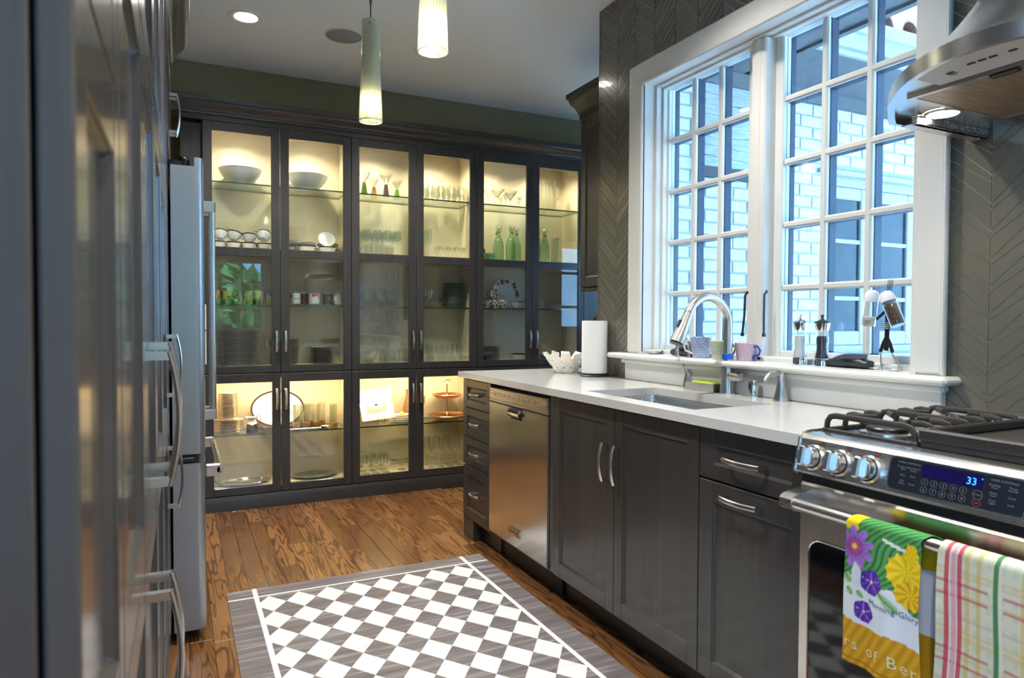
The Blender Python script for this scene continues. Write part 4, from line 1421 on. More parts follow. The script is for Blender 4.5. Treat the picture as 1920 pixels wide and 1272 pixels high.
def grate(name, y0, y1, lab):
    """continuous cast iron grate over two burners: rounded side feet, bars along y, fingers round each burner"""
    t = thing('burner_grate', lab, 'grate', ((1.45 + 1.85) / 2, (y0 + y1) / 2, .9235), 'cast iron grates on the cooktop')
    zt, b = .9665, .0062
    fr = G()
    x0, x1 = 1.437, 1.846
    fr.box(x0, y0, .9237, x1, y0 + .012, .934, .002).box(x0, y1 - .012, .9237, x1, y1, .934, .002)
    fr.box(x0, y0 + .012, .9238, x0 + .012, y1 - .012, .933, .002).box(x1 - .012, y0 + .012, .9238, x1, y1 - .012, .933, .002)
    build('frame', fr, MT['iron'], t)
    ym = (y0 + y1) / 2
    for k in range(7):
        xx = x0 + .008 + (x1 - x0 - .016) * k / 6
        full = k in (0, 3, 6)
        for s in ((1,) if full else (1, -1)):
            ya = y1 - .008 if s > 0 else y0 + .008
            yb = (y0 + .008) if full else ym + s * .062
            pts = [(xx, ya, .934), (xx, ya - s * .002, .950), (xx, ya - s * .010, .962), (xx, ya - s * .024, zt - .001)]
            pts += [(xx, yb + s * .024, zt - .001)]
            if full:
                pts += [(xx, yb + .010, .962), (xx, yb + .002, .950), (xx, yb, .934)]
            else:
                pts += [(xx, yb, zt - .003)]
            build('bar', G().tube(pts, 1.0, 8, flat=(.0075, .0058, (1, 0, 0)) if False else (.0058, .0075, (1, 0, 0))), MT['iron'], t)
    for bx_ in (1.545, 1.742):
        for sx in (-1, 1):
            for sy in (-1, 1):
                build('finger', G().tube([(bx_ + sx * .072, ym + sy * .072, zt - .002), (bx_ + sx * .030, ym + sy * .030, zt - .001)], 1.0, 8, flat=(.0075, .0056, (0, 0, 1))), MT['iron'], t)
    return t
grate('burner_grate', .948, 1.192, 'black cast iron grate over the burners beside the counter')
grate('burner_grate', .446, .690, 'black cast iron grate at the far side of the griddle')
gd = thing('griddle', 'black griddle plate in the middle of the cooktop', 'griddle', (1.64, .819, .924))
build('plate', G().box(1.440, .694, .9237, 1.846, .944, .944, .004), MT['iron'], gd)
build('rim', G().box(1.436, .692, .940, 1.456, .946, .966, .004).box(1.830, .694, .944, 1.848, .944, .966, .004).box(1.456, .692, .944, 1.832, .706, .966, .004).box(1.456, .932, .944, 1.832, .946, .966, .004), MT['iron'], gd)

# ---- range hood
hd = thing('range_hood', 'curved stainless range hood with a lit lamp over the range', 'range hood', (1.70, .785, 1.70))
HY0, HY1 = .405, 1.166
HC = (HY0 + HY1) / 2
def hood_outline(z, inx=0.0, n=24):
    pts = []
    for k in range(n + 1):
        t = -1 + 2 * k / n
        y = HC + t * ((HY1 - HY0) / 2 - inx)
        xx = 1.325 + .305 * t * t + inx
        pts.append((xx, y, z))
    return [(1.969, HY0 + inx, z)] + pts + [(1.969, HY1 - inx, z)]
o_lo, o_hi = hood_outline(1.700), hood_outline(1.732)
g = G()
n = len(o_lo)
il, ih = hood_outline(1.700, .012), hood_outline(1.716, .012)
for A, B in ((o_lo, o_hi), (ih, il), (il, o_lo)):
    g.loft([A, B], cap=False, closed=False)
build('rim', g, MT['steel_x'], hd)
# canopy
chim = []
for k in range(n):
    if k == 0: p = (1.969, HC - .14)
    elif k == n - 1: p = (1.969, HC + .14)
    else:
        t = -1 + 2 * (k - 1) / (n - 3)
        if abs(t) > .5:
            s = (abs(t) - .5) / .5
            p = (1.69 + .27 * s, HC + math.copysign(.14, t))
        else:
            p = (1.69, HC + .28 * t)
    chim.append(p)
rings = [o_hi]
for i in range(1, 15):
    t = i / 14
    s = 1 - (1 - t) ** 1.55
    z_ = 1.732 + .36 * t ** 1.15
    rings.append([(o_hi[k][0] * (1 - s) + chim[k][0] * s, o_hi[k][1] * (1 - s) + chim[k][1] * s, z_) for k in range(n)])
build('canopy', G().loft(rings, cap=False, closed=False), MT['steel_x'], hd, smooth=50)
build('chimney', G().box(1.69, HC - .14, 2.085, 1.969, HC + .14, CEIL - .001, .003), MT['steel_v'], hd)
# underside
up = hood_outline(1.716, .012)
g = G(); g.add(up, [tuple(range(len(up)))[::-1]])
g.add([(p[0], p[1], 1.722) for p in up], [tuple(range(len(up)))])
under = build('underside', g, MT['steel_x'], hd, smooth=0)
build('filter', G().box(1.520, HC - .235, 1.7085, 1.86, HC + .235, 1.7160, .002), MT['filter'], hd)
build('filter_frame', G().box(1.507, HC - .248, 1.7075, 1.520, HC + .248, 1.716).box(1.86, HC - .248, 1.7075, 1.873, HC + .248, 1.716).box(1.52, HC - .248, 1.7075, 1.86, HC - .235, 1.716).box(1.52, HC + .235, 1.7075, 1.86, HC + .248, 1.716), MT['steel_x'], hd, smooth=0)
build('filter_latch', G().box(1.512, HC + .02, 1.702, 1.530, HC + .075, 1.709, .002), MT['dark_metal'], hd)
cpg = hood_outline(1.712, .014)
cstrip = [p for p in cpg[4:-4]]
poly = [(p[0], p[1]) for p in cstrip if abs(p[1] - HC) < .155]
poly = poly + [(1.475, poly[-1][1]), (1.475, poly[0][1])]
build('control_strip', G().prism(poly, 'z', 1.7055, 1.716), MT['hood_panel'], hd, weld=True)
for k, yy in enumerate((HC + .095, HC + .045, HC + .025, HC + .005, HC - .03, HC - .06)):
    build('button', G().box(1.40 if k else 1.415, yy - .007, 1.7035, 1.406 if k else 1.421, yy + .007, 1.7056), MT['ink'], hd, smooth=0)
build('light_symbol', G().tube([(1.428, HC + .104, 1.7052), (1.438, HC + .095, 1.7052), (1.428, HC + .086, 1.7052)], .0009, 5, closed=True), MT['ink'], hd)
build('end_channel', G().box(1.66, HY1 - .055, 1.692, 1.965, HY1 - .040, 1.716, .002).box(1.66, HY1 - .055, 1.692, 1.965, HY1 - .014, 1.697, .001), MT['steel'], hd)
build('screw', G().lathe([(.004, 0), (.004, -.002), (0, -.003)], 10, (1.945, HY1 - .035, 1.692)), MT['chrome'], hd)
for yy in (1.075, HC * 2 - 1.075):
    l = build('hood_light', G().lathe([(.042, 0), (.042, -.004), (.036, -.0055), (.0345, -.004)], 28, (1.705, yy, 1.7155)), MT['chrome'], hd)
    build('lens', G().lathe([(.0355, -.0035), (.0345, -.0045), (0, -.0048)], 28, (1.705, yy, 1.7155)), MT['can_lens'], l)
    spot('hood_lamp', (1.705, yy, 1.705), 3.0, (1.0, .82, .56), 120, .8, .03)

# ---- towels over the oven handle (colour attribute = the printed / woven design)
def towel(name, lab, y0, y1, fold_back, zlen, zback, printer, seed, nx=110, nz=230, part='cloth'):
    """cloth draped over the bar at (1.311, ., .765): front drop zlen, back drop zback"""
    R = .0158
    Lc = PI * R
    total = zlen + Lc + zback
    rr = random.Random(seed)
    ph = [rr.random() * 6 for _ in range(4)]
    V, F, P = [], [], []
    us = np.linspace(0, 1, nx + 1); ss = np.linspace(0, total, nz + 1)
    for s in ss:
        for u in us:
            y = y0 + (y1 - y0) * u
            if s <= zlen:
                d = zlen - s                      # distance below the bar
                x_ = 1.311 - R; z_ = .765 - d
                k = min(d / .12, 1)
                x_ += k * (-.004 - .005 * math.sin(u * 7 + ph[0]) - .003 * math.sin(u * 15 + ph[1] + d * 6))
                y += .010 * d / .3 * (1 - 2 * u) * .5 + .002 * math.sin(d * 22 + ph[2])
            elif s <= zlen + Lc:
                a = (s - zlen) / R
                x_ = 1.311 - R * math.cos(a); z_ = .765 + R * math.sin(a)
                y += (y1 - y0) * fold_back * (a / PI)
            else:
                d = s - zlen - Lc
                x_ = 1.311 + R + min(d / .1, 1) * (.003 + .003 * math.sin(u * 9 + ph[3])); z_ = .765 - d
                y += (y1 - y0) * (fold_back + .03 * d / .3)
            V.append((x_, y, z_))
            P.append((u, (zlen - s) if s <= zlen else -(s - zlen)))
    m = nx + 1
    for j in range(nz):
        for i in range(nx):
            F.append((j * m + i, j * m + i + 1, (j + 1) * m + i + 1, (j + 1) * m + i))
    t = thing(name, lab, 'towel', (1.311, (y0 + y1) / 2, .765 - zlen), 'dish towels on the oven handle')
    g = G(); g.add(V, F)
    o = build(part, g, MT['print'], t, smooth=60)
    o.data.attributes.new('print', 'FLOAT_COLOR', 'POINT')
    P = np.array(P)
    col = printer(P[:, 0], P[:, 1])
    col = np.concatenate([col, np.ones((len(col), 1))], 1).astype(np.float32)
    o.data.attributes['print'].data.foreach_set('color', col.ravel())
    md = o.modifiers.new('thickness', 'SOLIDIFY'); md.thickness = .0012; md.offset = 1
    return t, o, (y0, y1, R)


def lin(c): return np.array([((q / 255) ** 2.2) for q in c])


def garden_print(u, d):
    """flowers on white with a mustard hem; u across (0 at the far edge), d metres below the bar"""
    W = .165
    x = u * W
    y = d
    n = len(u)
    rng = np.sin(x * 311 + y * 173) * .5 + .5
    col = np.tile(lin((214, 222, 232)), (n, 1))
    def setc(mask, c): col[mask] = np.asarray(c)
    def shade(mask, c1, c2, f): col[mask] = c1 + (c2 - c1) * f[mask, None]
    edge = .012 * np.sin(x * 42 + .5) + .006 * np.sin(x * 95)
    green = y < .108 + edge + .03 * (x / W)
    veins = np.abs(np.sin((x * 1.2 + y * .8) * 170 + 2 * np.sin(y * 60)))
    shade(green, lin((38, 104, 62)), lin((92, 160, 92)), np.clip(veins * .9, 0, 1))
    setc(green & (veins < .10), lin((24, 78, 56)))
    gap = (y > .065 + edge) & (x < .055 + .2 * (y - .065)) & (x > .018) & (y < .13) & (np.abs(x - .030) < (y - .062) * .30)
    setc(gap, lin((205, 214, 226)))
    setc((y < .012) & (x < .030), lin((236, 208, 40)))
    setc((np.abs(y - .016 - .22 * (x - .09)) < .0035) & (x > .085) & (x < .14), lin((220, 226, 224)))
    # star shaped violet flower
    def petals(cx, cy, r, k, c1, c2, sharp=.42, rot=0.0):
        dx, dy = x - cx, y - cy
        rad = np.hypot(dx, dy); th = np.arctan2(dy, dx) + rot
        lim = r * (sharp + (1 - sharp) * np.abs(np.cos(th * k / 2)) ** .7)
        m = rad < lim
        shade(m, lin(c1), lin(c2), np.clip(rad / r + .15 * np.sin(th * k * 2), 0, 1))
        return rad, th
    rad, th = petals(.022, .048, .046, 9, (120, 70, 150), (168, 120, 212), .45, .3)
    m = rad < .020; shade(m, lin((196, 96, 120)), lin((128, 70, 150)), np.clip(rad / .020 + .3 * np.sin(th * 30), 0, 1))
    setc(rad < .006, lin((236, 196, 60)))
    # yellow blossom
    def blob(cx, cy, rx, ry, c1, c2, k, amp=.12, rot=0.0):
        dx, dy = (x - cx) / rx, (y - cy) / ry
        rad = np.hypot(dx, dy); th = np.arctan2(dy, dx)
        m = rad < 1 - amp * np.abs(np.sin(th * k + rot))
        shade(m, lin(c1), lin(c2), np.clip(.55 + .45 * np.sin(th * 9 + rad * 3), 0, 1))
        return rad, th, m
    blob(.138, .068, .042, .040, (214, 176, 10), (240, 214, 60), 6)
    blob(.148, .112, .034, .030, (206, 140, 20), (236, 206, 50), 5)
    blob(.146, .030, .015, .024, (222, 176, 10), (240, 210, 50), 3)
    # pale leaves on white
    for cx, cy, rx, ry in ((.010, .120, .009, .018), (.016, .146, .008, .014), (.108, .142, .018, .017), (.092, .130, .012, .012), (.040, .146, .007, .012)):
        dx, dy = x - cx, y - cy
        a = .7; uu = dx * math.cos(a) + dy * math.sin(a); vv = -dx * math.sin(a) + dy * math.cos(a)
        m = (uu / (rx * 1.2)) ** 2 + (vv / (ry * .6)) ** 2 < 1
        shade(m, lin((120, 168, 110)), lin((168, 206, 160)), np.clip(np.abs(vv) / ry * 2, 0, 1))
        setc(m & (np.abs(vv) < .0008), lin((60, 120, 80)))
    # morning glories
    for cx, cy, r in ((.066, .112, .028), (.049, .180, .024)):
        rad, th, m = blob(cx, cy, r, r, (72, 40, 140), (98, 66, 176), 2.5, .10)
        st = m & (np.abs(np.sin(th * 2.5 + 1)) < .10 * .020 / np.maximum(rad * r, .003)) & (rad < .8)
        setc(st, lin((196, 160, 206)))
        setc(rad < .10, lin((236, 214, 170)))
    band = y > .205 + .040 * x / W * .25 + .003 * np.sin(x * 40)
    shade(band, lin((186, 136, 30)), lin((206, 160, 48)), rng)
    setc((y > .288) & (y < .2905), lin((150, 104, 20)))
    back = d < -.001
    b2 = back & (-d > .05)
    yb = -d - .05
    col[b2] = lin((204, 170, 30))
    setc(back & (yb > .06) & (yb < .19), lin((196, 198, 206)))
    setc(back & (yb >= .19), lin((182, 132, 28)))
    return col


tw, cloth, (ty0, ty1, TR) = towel('dish_towel', 'floral dish towel printed Morning Glory hanging on the oven handle', 1.008, .843, .20, .302, .318, garden_print, 5)
def towel_text(s, size, x0, dtop, slant, mat, space=1.0):
    g = text_geo(s, size, 0, 'LEFT', space)
    out = []
    rr = random.Random(5); ph = [rr.random() * 6 for _ in range(4)]
    for p in g.v:
        X_, Y_ = x0 + p[0], dtop - p[1] + slant * p[0]
        u = X_ / .165; d = Y_
        y = ty0 + (ty1 - ty0) * u + .010 * d / .3 * (1 - 2 * u) * .5 + .002 * math.sin(d * 22 + ph[2])
        k = min(d / .12, 1)
        x_ = 1.311 - TR + k * (-.004 - .005 * math.sin(u * 7 + ph[0]) - .003 * math.sin(u * 15 + ph[1] + d * 6))
        out.append((x_ - .0022, y, .765 - d))
    g.v = out
    build('printed_lettering', g, mat, tw, smooth=0)
MT['violet_ink'] = mk('violet_print', (.10, .08, .24), .9)
MT['cream_ink'] = mk('cream_print', (.72, .66, .40), .9)
towel_text('Morning Glory', .0165, .062, .158, .02, MT['violet_ink'], 1.05)
towel_text('rs of Ber', .034, .004, .268, .02, MT['cream_ink'], 1.25)


def plaid(u, d):
    W = .25
    x = u * W
    y = np.abs(d)
    n = len(u)
    col = np.tile(lin((206, 208, 188)), (n, 1))
    def over(mask, c, a): col[mask] = col[mask] * (1 - a) + lin(c) * a
    def near(v, c, w): return np.abs(v - c) < w
    grid = (np.sin(x * 2 * PI / .022) > .1).astype(float) * (np.sin(y * 2 * PI / .026) > .0)
    over(grid > 0, (168, 190, 150), .35)
    for c in (.056, .076, .150, .170): over(near(x, c, .004), (196, 170, 70), .55)
    for k in range(6):
        for c in (.030, .040, .075): over(near(y, k * .115 + c - .002, .003), (196, 170, 80), .40)
    for k in range(6):
        for c in (.055, .078):
            m = near(y, k * .125 + c, .0030) & ((x < .092) | (x > .118))
            over(m, (176, 40, 84), .75)
        over(near(y, k * .125 + .118, .0025), (190, 120, 150), .35)
    for c in (.018, .041): over(near(x, c, .0036), (188, 40, 76), .85)
    over(near(x, .0295, .0040), (214, 150, 168), .8)
    over(near(x, .0235, .0014) | near(x, .0355, .0014), (226, 222, 214), .9)
    over(near(x, .105, .0048), (44, 122, 70), .9)
    over(near(x, .113, .003), (214, 214, 200), .8)
    for c in (.190, .214): over(near(x, c, .0036), (188, 40, 76), .8)
    return col


towel('dish_towel', 'pink, yellow and green plaid towel hanging on the oven handle', .806, .560, .02, .50, .42, plaid, 9, 120, 200)

# ================================================================== COUNTER AND SINK FITTINGS
def arc(c, r, a0, a1, n, plane='xz', y=0):
    return [(c[0] + r * math.cos(a0 + (a1 - a0) * k / n), y, c[1] + r * math.sin(a0 + (a1 - a0) * k / n)) for k in range(n + 1)]

fx, fy = 1.928, 2.040
t = thing('faucet', 'tall arched brushed nickel faucet with pull-down head and blue band', 'faucet', (fx, fy, ZC))
build('base', G().lathe([(0, 0), (.030, 0), (.030, .006), (.0285, .012), (.0270, .06), (.0265, .105), (.0235, .120), (.0200, .128), (.0192, .128)], 28, (fx, fy, ZC)), MT['nickel'], t)
sp_ = [(fx, fy, ZC + .125), (fx, fy, 1.180)]
R_ = .103
sp_ += arc((fx - R_, 1.187), R_, 0, math.radians(158), 18, y=fy)
sp_ = [Vector(p) for p in sp_]
dirv = (sp_[-1] - sp_[-2]).normalized()
build('spout', G().tube(sp_, .0172, 18), MT['nickel'], t)
e = sp_[-1]
hd_ = [e - dirv * .002, e + dirv * .012, e + dirv * .05, e + dirv * .10, e + dirv * .122]
build('spray_head', G().tube(hd_, [.0178, .0182, .0212, .0268, .0270], 20), MT['nickel'], t)
build('head_joint', G().tube([e - dirv * .004, e - dirv * .001], [.0176, .0176], 18), MT['dark_metal'], t)
build('nozzle', G().tube([e + dirv * .122, e + dirv * .127], [.0245, .0235], 18), MT['dark_metal'], t)
b_ = e + dirv * .05 + Vector((-.020, 0, .008))
build('spray_button', G().tube([b_ - dirv * .014, b_ + dirv * .016], 1.0, 8, flat=(.006, .006, (0, 1, 0))), MT['black_matte'], t)
build('blue_band', G().lathe([(.0192, 0), (.0212, .002), (.0212, .022), (.0192, .024)], 24, (fx, fy, 1.048)), MT['blue_band'], t, label='blue rubber band round the neck')
build('lever', G().tube([(fx, fy - .02, .985), (fx - .004, fy - .055, .984), (fx - .012, fy - .085, .982), (fx - .03, fy - .112, .990), (fx - .055, fy - .128, .998)], [.021, .020, .016, .011, .007], 14), MT['nickel'], t)

hx, hy = 1.950, 2.292
t = thing('hot_water_tap', 'slim gooseneck hot water tap left of the main faucet', 'faucet', (hx, hy, ZC))
build('base', G().loft([[(hx + r * math.cos(a + PI / 8), hy + r * math.sin(a + PI / 8), ZC + h) for a in [2 * PI * k / 8 for k in range(8)]] for r, h in ((.025, 0), (.024, .02), (.016, .058), (.014, .062))]), MT['nickel'], t, smooth=20)
pts = [(hx, hy, ZC + .06), (hx, hy, 1.055)] + [(hx - .032 + .032 * math.cos(a), hy, 1.082 + .044 * math.sin(a)) for a in [PI * k / 12 for k in range(13)]] + [(hx - .064, hy, 1.072)]
build('neck', G().tube(pts, .0066, 12), MT['nickel'], t)
build('tip', G().lathe([(.0085, 0), (.0095, .006), (.0090, .028), (.0068, .032)], 14, (hx - .064, hy, 1.046)), MT['nickel'], t)
build('lever', G().tube([(hx - .008, hy + .012, ZC + .055), (hx - .014, hy + .017, .993), (hx - .024, hy + .022, 1.020), (hx - .034, hy + .026, 1.042)], [.0045, .004, .0055, .0042], 10), MT['nickel'], t)

t = thing('sponge_tray', 'small stainless tray behind the sink holding a sponge', 'tray', (1.925, 2.165, ZC))
g = G()
a0, a1, b0, b1 = 1.897, 1.953, 2.085, 2.252
g.box(a0, b0, ZC + .0005, a1, b1, ZC + .003).box(a0, b0, ZC + .003, a0 + .002, b1, ZC + .032).box(a1 - .002, b0, ZC + .003, a1, b1, ZC + .032).box(a0 + .002, b0, ZC + .003, a1 - .002, b0 + .002, ZC + .032).box(a0 + .002, b1 - .002, ZC + .003, a1 - .002, b1, ZC + .032)
build('tray', g, MT['steel_x'], t, smooth=0)
g = G().box(1.902, 2.100, ZC + .0035, 1.948, 2.225, ZC + .037, .005)
tag(build('sponge', g, MT['sponge'], None), 'lime green sponge lying in the stainless tray', 'sponge')

t = thing('air_gap', 'short chrome cylinder between faucet and soap dispenser', 'air gap', (1.921, 1.899, ZC))
build('body', G().lathe([(0, 0), (.0225, 0), (.0225, .006), (.0190, .008), (.0190, .060), (.0170, .064), (0, .065)], 26, (1.921, 1.899, ZC)), MT['chrome'], t)
build('slot', G().box(1.9010, 1.893, ZC + .03, 1.9030, 1.903, ZC + .052), MT['dark_gap'], t, smooth=0)

sx, sy = 1.921, 1.768
t = thing('soap_dispenser', 'flared brushed nickel soap dispenser pump by the sink', 'soap dispenser', (sx, sy, ZC))
build('body', G().lathe([(0, 0), (.027, 0), (.027, .004), (.0235, .018), (.0165, .045), (.0140, .070), (.0155, .092), (.0165, .104), (.012, .110), (0, .111)], 28, (sx, sy, ZC)), MT['nickel'], t)
build('spout', G().tube([(sx, sy, 1.012), (sx - .02, sy, 1.019), (sx - .045, sy, 1.017), (sx - .066, sy, 1.004), (sx - .078, sy, .990)], [.013, .0115, .0095, .008, .006], 14), MT['nickel'], t)
build('pump_cap', G().lathe([(.006, 0), (.006, .010), (.0125, .012), (.0125, .015), (0, .017)], 18, (sx, sy, 1.022)), MT['nickel'], t)

# paper towel
px_, py_ = 1.905, 2.960
t = thing('paper_towel_holder', 'black round base and rod under the paper towel roll', 'paper towel holder', (px_, py_, ZC))
build('base', G().lathe([(0, 0), (.074, 0), (.076, .005), (.070, .011), (0, .012)], 36, (px_, py_, ZC)), MT['black_matte'], t)
build('rod', G().tube([(px_, py_, ZC + .01), (px_, py_, 1.205)], .0055, 10), MT['dark_metal'], t)
build('finial', G().lathe([(0, .024), (.010, .020), (.013, .011), (.008, .003), (.0055, 0)], 16, (px_, py_, 1.200)), MT['dark_metal'], t)
g = G()
ring = []
N = 48
for k in range(N):
    a = 2 * PI * k / N
    ring.append(.064 + .0025 * (k / N))
rings = []
for zz in (.932, .936, 1.194, 1.198):
    d = .002 if zz in (.932, 1.198) else 0
    rings.append([(px_ + (ring[k] - d) * math.cos(2 * PI * k / N - 2.2), py_ + (ring[k] - d) * math.sin(2 * PI * k / N - 2.2), zz) for k in range(N)])
core = [[(px_ + .02 * math.cos(2 * PI * k / N - 2.2), py_ + .02 * math.sin(2 * PI * k / N - 2.2), zz) for k in range(N)] for zz in (1.198, .932)]
g.loft([core[1]] + rings + [core[0]] + [core[1]], cap=False)
tr_ = build('paper_towel_roll', g, MT['paper'], None, label='white roll of paper towels standing on the black holder', cat='paper towel')

# folded-plate bowl with fruit
bx, by = 1.885, 3.215
t = thing('fruit_bowl', 'white metal bowl of folded square plates on the counter', 'bowl', (bx, by, ZC))
rb2 = random.Random(21)
def plate_piece(a, r, h, s, tilt, spin, th=.0016):
    M = Matrix.Translation((bx + r * math.cos(a), by + r * math.sin(a), ZC + h)) @ Matrix.Rotation(a, 4, 'Z') @ Matrix.Rotation(tilt, 4, 'Y') @ Matrix.Rotation(spin, 4, 'X')
    g = G().box(-th / 2, -s / 2, -s * .62, th / 2, s / 2, s * .62)
    return g.xf(M)
build('base', G().lathe([(0, .0005), (.048, .0005), (.050, .003), (.046, .005), (0, .005)], 10, (bx, by, ZC)), MT['bowl_white'], t, smooth=20)
for tier, (nn, r, h, s, tilt) in enumerate(((10, .059, .018, .040, .75), (11, .083, .050, .046, .66), (12, .110, .087, .046, .62))):
    for k in range(nn):
        a = 2 * PI * (k + .5 * (tier % 2)) / nn + rb2.uniform(-.05, .05)
        build('plate', plate_piece(a, r + rb2.uniform(-.002, .002), h, s, tilt + rb2.uniform(-.1, .1), (PI / 4 if tier < 2 else .2) + rb2.uniform(-.25, .25)), MT['bowl_white'], t, smooth=0)
FR = [(0, 0, .045, .030, 'orange', 'orange in the middle of the white plate bowl'), (.042, .028, .050, .028, 'lemon', 'lemon resting at the window side of the white bowl'), (-.042, .022, .048, .028, 'lemon', 'lemon resting at the room side of the white bowl'), (.010, -.046, .046, .027, 'orange', 'orange at the front of the white plate bowl')]
for dx, dy, h, r, kind, lab in FR:
    g = G()
    prof = [(r * math.sin(PI * k / 12), -r * (1.0 if kind == 'orange' else 1.25) * math.cos(PI * k / 12)) for k in range(13)]
    if kind == 'lemon': prof[0] = (0, -r * 1.4); prof[-1] = (0, r * 1.4)
    prof[0] = (0, prof[0][1]); prof[-1] = (0, prof[-1][1])
    g.lathe(prof, 18, (0, 0, 0), 'y' if kind == 'lemon' else 'z')
    g.xf(Matrix.Translation((bx + dx, by + dy, ZC + h)))
    tag(build(kind, g, MT[kind], None), lab, 'fruit')

# ================================================================== WINDOW SILL
ZS = 1.0432
t = thing('small_dish', 'small white dish with a pouring lip at the far end of the sill', 'dish', (1.992, 2.588, ZS))
g = G().lathe([(0, .001), (.020, .0005), (.024, .003), (.040, .018), (.042, .019), (.040, .0195), (.022, .006), (0, .005)], 26, (1.992, 2.588, ZS))
build('bowl', g, MT['china'], t)
build('lip', G().box(1.984, 2.541, ZS + .0155, 2.0, 2.552, ZS + .0188, .001), MT['china'], t)

def pouch(x0, y0, y1, h, lab):
    t = thing('leather_case', lab, 'case', (x0 + .03, (y0 + y1) / 2, ZS))
    rings = []
    n = 14
    for k in range(n + 1):
        u = k / n
        y = y0 + (y1 - y0) * u
        hh = h * (.35 + .65 * math.sin(PI * min(max(u, .06), .94)) ** .5)
        w = .030 * (.6 + .4 * math.sin(PI * min(max(u, .05), .95)) ** .5)
        rings.append([(x0 + .03 + w * math.cos(a) * (1 if abs(math.cos(a)) < .9 else .96), y, ZS + .0004 + hh * (.5 + .5 * math.sin(a))) for a in [2 * PI * q / 14 for q in range(14)]])
    build('body', G().loft(rings), MT['leather'], t, smooth=50)
    build('flap', G().tube([(x0 + .004, y0 + (y1 - y0) * .30, ZS + h * .72), (x0 + .018, y0 + (y1 - y0) * .34, ZS + h * .98), (x0 + .03, y0 + (y1 - y0) * .36, ZS + h * 1.02)], 1.0, 8, flat=(.003, .045 * abs(y1 - y0) / .16, (0, 0, 1))), MT['leather'], t)
pouch(1.972, 2.300, 2.455, .048, 'dark pouch behind the hot water tap on the sill')
pouch(1.985, 1.490, 1.640, .044, 'dark leather case between the pepper mill and the fork figure')

def mug(loc, r0, r1, h, mat, lab, hmat=None, hang=0.0):
    t = thing('mug', lab, 'mug', loc, 'patterned mugs on the window sill', local=True)
    w = .004
    g = G().lathe([(0, .0), (r0 - .003, 0), (r0, .004), (r1, h), (r1 - w * .5, h + .0015), (r1 - w, h), (r0 - w, .007), (0, .006)], 32)
    build('cup', g, mat, t)
    rm = (r0 + r1) / 2
    d = Vector((math.cos(hang), math.sin(hang), 0))
    pts = [d * (rm - .001) + Vector((0, 0, h * .80)), d * (rm + .018) + Vector((0, 0, h * .86)), d * (rm + .030) + Vector((0, 0, h * .62)), d * (rm + .024) + Vector((0, 0, h * .36)), d * (r0 + .001) + Vector((0, 0, h * .20))]
    build('handle', G().tube(pts, .0042, 8), hmat or mat, t)
    return t
mug((1.978, 2.250, ZS), .034, .0485, .086, MT['mug_blue'], 'tall white mug printed with blue flowers behind the faucet', MT['china'], 2.6)
mug((1.965, 2.125, ZS), .031, .0405, .074, MT['mug_green'], 'green speckled mug with a gold handle behind the faucet', MT['gold'], -1.2)
mug((2.000, 2.022, ZS), .031, .0405, .068, MT['mug_red'], 'small rose patterned mug with a blue handle by the mullion', mk('cobalt_handle', (.02, .05, .40), .25), -1.35)

def mill(loc, fill, lab):
    t = thing('spice_mill', lab, 'mill', loc, local=True)
    build('base', G().lathe([(0, 0), (.0255, 0), (.0255, .022), (.024, .026), (0, .026)], 26), MT['chrome'], t)
    body = [(.0235, .026), (.0240, .030), (.0205, .050), (.0195, .066), (.0215, .090), (.0205, .105), (.0185, .112), (.0190, .118), (.019, .122)]
    build('body', G().lathe(body, 26), MT['glassware'], t)
    inn = [(0, .0275), (.0205, .0275), (.0210, .031), (.0175, .050), (.0165, .066), (.0185, .088), (.017, .1035), (0, .104)]
    build('filling', G().lathe(inn, 22), fill, t)
    build('collar', G().lathe([(0, .1225), (.0205, .1225), (.0255, .146), (.0258, .149), (0, .149)], 26), MT['chrome'], t)
    build('cap', G().lathe([(.0262, .1492), (.0262, .1525), (.014, .158), (.007, .161), (.004, .165), (.0045, .170), (.0062, .174), (.004, .178), (0, .179)], 24), MT['dark_metal'] if fill is MT['pepper_dark'] else MT['chrome'], t)
mill((1.995, 1.752, ZS), MT['salt'], 'clear salt mill filled with white salt on the sill')
mill((1.995, 1.660, ZS), MT['pepper_dark'], 'clear pepper mill full of dark peppercorns on the sill')

# fork figure carrying two shakers
FX = 2.030
t = thing('fork_figure', 'walking figure bent from forks and spoons, carrying two glass shakers', 'figurine', (FX, 1.44, ZS))
def flatbar(g, pts, w, th=.0016):
    g.tube(pts, 1.0, 8, flat=(th, w, (-1, 0, 0)))
def fy_(y, z, dx=0): return (FX + dx, y, z)
g = G(); flatbar(g, [fy_(1.441, 1.262), fy_(1.443, 1.225), fy_(1.444, 1.17), fy_(1.445, 1.12), fy_(1.447, 1.105)], .0085); build('torso', g, MT['dark_metal'], t)
g = G()
g.loft([[fy_(y_, z_, -.0012) for y_, z_ in ((1.4400, 1.258), (1.4335, 1.272), (1.4315, 1.290), (1.4500, 1.292), (1.4510, 1.274), (1.4455, 1.258))], [fy_(y_, z_, .0012) for y_, z_ in ((1.4400, 1.258), (1.4335, 1.272), (1.4315, 1.290), (1.4500, 1.292), (1.4510, 1.274), (1.4455, 1.258))]])
for k in range(4):
    yy = 1.4492 - k * .0052
    g.tube([fy_(yy, 1.289), fy_(yy - .004, 1.312), fy_(yy - .007, 1.331)], [.0014, .0013, .0007], 6)
build('fork_head', g, MT['dark_metal'], t)
